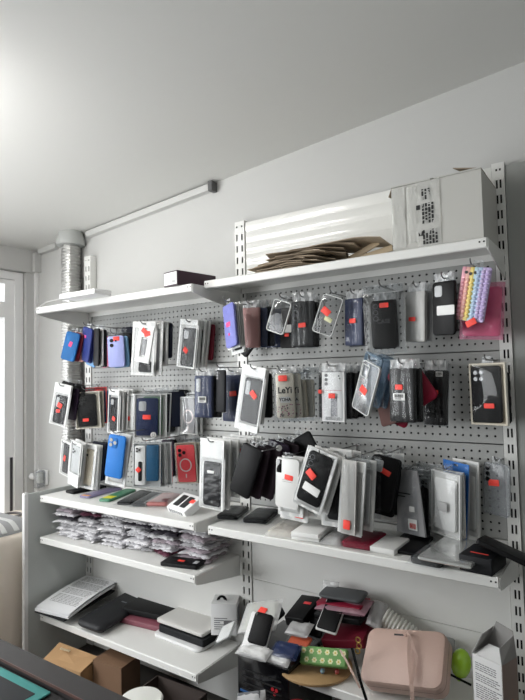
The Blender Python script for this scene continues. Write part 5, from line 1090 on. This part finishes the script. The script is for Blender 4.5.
tape(.0, W*.16, .01, H-.005, 1); tape(W*.3, W*.56, .0, H, 2); tape(W*.18, W*.3, .02, H-.01, 3)
g = G(); r = random.Random(8)
xx = W*.40
for zz0, zz1, cols in ((H*.72, H*.88, 3), (H*.36, H*.66, 4), (.01, H*.26, 5)):
    for c_ in range(cols):
        x = xx+.0095*c_-.012; z = zz0
        while z < zz1: l = r.uniform(.005, .016); g.box(x, x+.006, -.0042, -.0036, z, min(z+l, zz1)); z += l+.003
g.box(xx-.03, xx-.018, -.0042, -.0036, H*.58, H*.65); g.box(xx-.025, xx-.009, -.0042, -.0036, H*.18, H*.25)
g.ob('printed_marks', INK, o, smooth=False)

# ------------------------------------------------------------------ by the door
CRM = mat('cream_leather', (238, 227, 214), .45, bump=.1, bscale=80)
o = thing('armchair', 'cream padded armchair by the glazed door', 'armchair', T(-2.68, -.5, 0))
G().slab(.42, .90, .58, .07, .05, T(0, .1, .655, PI/2) @ T(0, 0, -.45)).ob('padded_body', CRM, o) if False else None
def soft(x0, x1, y0, y1, z0, z1, r, m, name):
    g = G(); w, d, h = x1-x0, y1-y0, z1-z0; R = []
    def ol(ins, z):
        rr = max(r-ins, .01); out = []
        for cx, cy, a0 in ((x1-r, y0+r, -PI/2), (x1-r, y1-r, 0), (x0+r, y1-r, PI/2), (x0+r, y0+r, PI)):
            for k in range(9): a = a0+PI/2*k/8; out.append((cx+rr*math.cos(a), cy+rr*math.sin(a), z))
        return out
    for k in range(7): a = PI/2*k/6; R.append(ol(r*(1-math.cos(a))*0+(r*.9)*(1-math.sin(a)), z0+r*.5*(1-math.cos(a))))
    for k in range(7): a = PI/2*k/6; R.append(ol((r*.9)*(1-math.cos(a)), z1-r*.8+r*.8*math.sin(a)))
    g.rings(R); ob = g.ob(name, m, o, ang=60); ob.matrix_parent_inverse = o.matrix_world.inverted(); return ob
soft(-2.895, -2.475, -.78, -.06, .02, .69, .09, CRM, 'padded_body')
g = G(); n = 32
p = at(12, 516, z=.69); g.tube([(p.x+.05*math.cos(2*PI*i/n), p.y+.04*math.sin(2*PI*i/n), .6965) for i in range(n+1)], .006, 8)
rg = g.ob('black_ring', mat('grey_ring', (96, 92, 92), .5)); tag(rg, 'grey oval ring lying on the cream armchair', 'ring')
pm = thing('striped_pad', 'grey and white striped pad draped over the armchair', 'pad', T(-2.62, -.36, .692))
def padm(x0, x1, y0, y1, m, nm, dz=0):
    g = G(); v = []; f = []; n = 14
    for i in range(n+1):
        x = x0+(x1-x0)*i/n; e = max(0, (x-(-2.475-.095))); z = .692-.09+.09*math.cos(min(1, e/.1)*1.25)-max(0, e-.075)*1.6+dz
        v += [(x, y0, z), (x, y1, z)]
    for i in range(n): f.append((2*i, 2*i+1, 2*i+3, 2*i+2)[::-1])
    k = len(v); v += [(a, b, c-.004) for a, b, c in v]; f += [tuple(q+k for q in t_[::-1]) for t_ in f]
    for i in range(n): f += [(2*i, 2*i+2, k+2*i+2, k+2*i), (2*i+1, k+2*i+1, k+2*i+3, 2*i+3)]
    ob = g.add(v, f).ob(nm, m, pm); ob.matrix_parent_inverse = pm.matrix_world.inverted()
padm(-2.80, -2.49, -.62, -.27, mat('pad_grey', (150, 150, 150), .7), 'pad_cloth', .02)
for i in range(5): padm(-2.79, -2.495, -.60+.062*i, -.575+.062*i, mat('pad_stripe', (206, 206, 204), .7), 'stripe', .0215)
# socket with plugs and cable on the wall beside the side panel
q = at(43, 477, y=.03)
o = thing('wall_socket', 'white wall socket with a clear plug adaptor above the side panel', 'socket', T(q.x, .04, q.z))
G().slab(.085, .085, .014, .008, .003, T(0, -.008, -.0425)).ob('socket_plate', PVC, o)
G().slab(.05, .1, .05, .012, .006, T(.012, -.041, -.055)).ob('plug_adaptor', CLEARD, o)
G().slab(.03, .06, .03, .008, .004, T(.008, -.034, -.03)).ob('adaptor_core', mat('white_plastic', (228, 228, 222), .4), o)
G().cyl((-.02, -.03, .0), (-1, -.25, .1), .018, .05, 16).ob('plug', PVC, o)
G().tube([(-.07, -.043, .005), (-.09, -.05, -.005), (-.098, -.05, -.05), (-.1, -.05, -.16), (-.105, -.05, -.34)], .004, 8).ob('cable', PVC, o)
LAMP, WIN, DOOR, SKY, EXPO = 30, 55, 5, .9, 0.8
# ------------------------------------------------------------------ light and camera
sc = bpy.context.scene
def area(name, loc, rot, sx, sy, power, col=(1, 1, 1)):
    l = bpy.data.lights.new(name, 'AREA'); l.shape = 'RECTANGLE'; l.size = sx; l.size_y = sy; l.energy = power; l.color = col
    o = bpy.data.objects.new(name, l); C.objects.link(o); o.location = loc; o.rotation_euler = rot; return o
# daylight through the shop window and through the door panes
area('window_daylight', (XW+.03, (WY0+WY1)/2, (WZ0+WZ1)/2), (0, -PI/2, 0), WZ1-WZ0-.1, WY1-WY0-.1, WIN, (.97, .99, 1))
area('door_daylight', (XW-.12, -.5, 1.2), (0, -PI/2, 0), 1.7, .7, DOOR, (1, .97, .95))
# ceiling lamp of the shop, behind the camera
lz = zc(-1.95)-.085
lp = thing('ceiling_lamp', 'long tube lamp hung under the ceiling along the shelving', 'ceiling lamp', T(-1.95, -1.25, lz, 0, -math.atan(.0812)))
G().box(-.5, .5, -.06, .06, .03, .075).ob('lamp_housing', PVC, lp, smooth=False)
em = bpy.data.materials.new('lamp_tube_glow'); em.use_nodes = True; b = em.node_tree.nodes['Principled BSDF']; b.inputs['Emission Color'].default_value = (1, .985, .96, 1); b.inputs['Emission Strength'].default_value = LAMP
G().cyl((-.49, 0, 0), (1, 0, 0), .022, .98, 16).ob('lamp_tube', em, lp)
w = bpy.data.worlds.new('sky'); sc.world = w; w.use_nodes = True
bg = w.node_tree.nodes['Background']; bg.inputs[0].default_value = (.93, .96, 1, 1); bg.inputs[1].default_value = SKY
sc.cycles.transparent_max_bounces = 32; sc.cycles.max_bounces = 10; sc.cycles.diffuse_bounces = 6; sc.cycles.caustics_reflective = False; sc.cycles.caustics_refractive = False
cam = bpy.data.cameras.new('camera'); co = bpy.data.objects.new('camera', cam); C.objects.link(co)
cam.sensor_fit = 'VERTICAL'; cam.sensor_height = 36; cam.lens = FP/700*36; cam.clip_start = .02
Mc = Matrix((RT, UP, -FW)).transposed().to_4x4(); Mc.translation = CAM; co.matrix_world = Mc
sc.camera = co
vs = sc.view_settings; vs.view_transform = 'Standard'; vs.look = 'None'; vs.gamma = 1; vs.use_curve_mapping = False; vs.exposure = EXPO
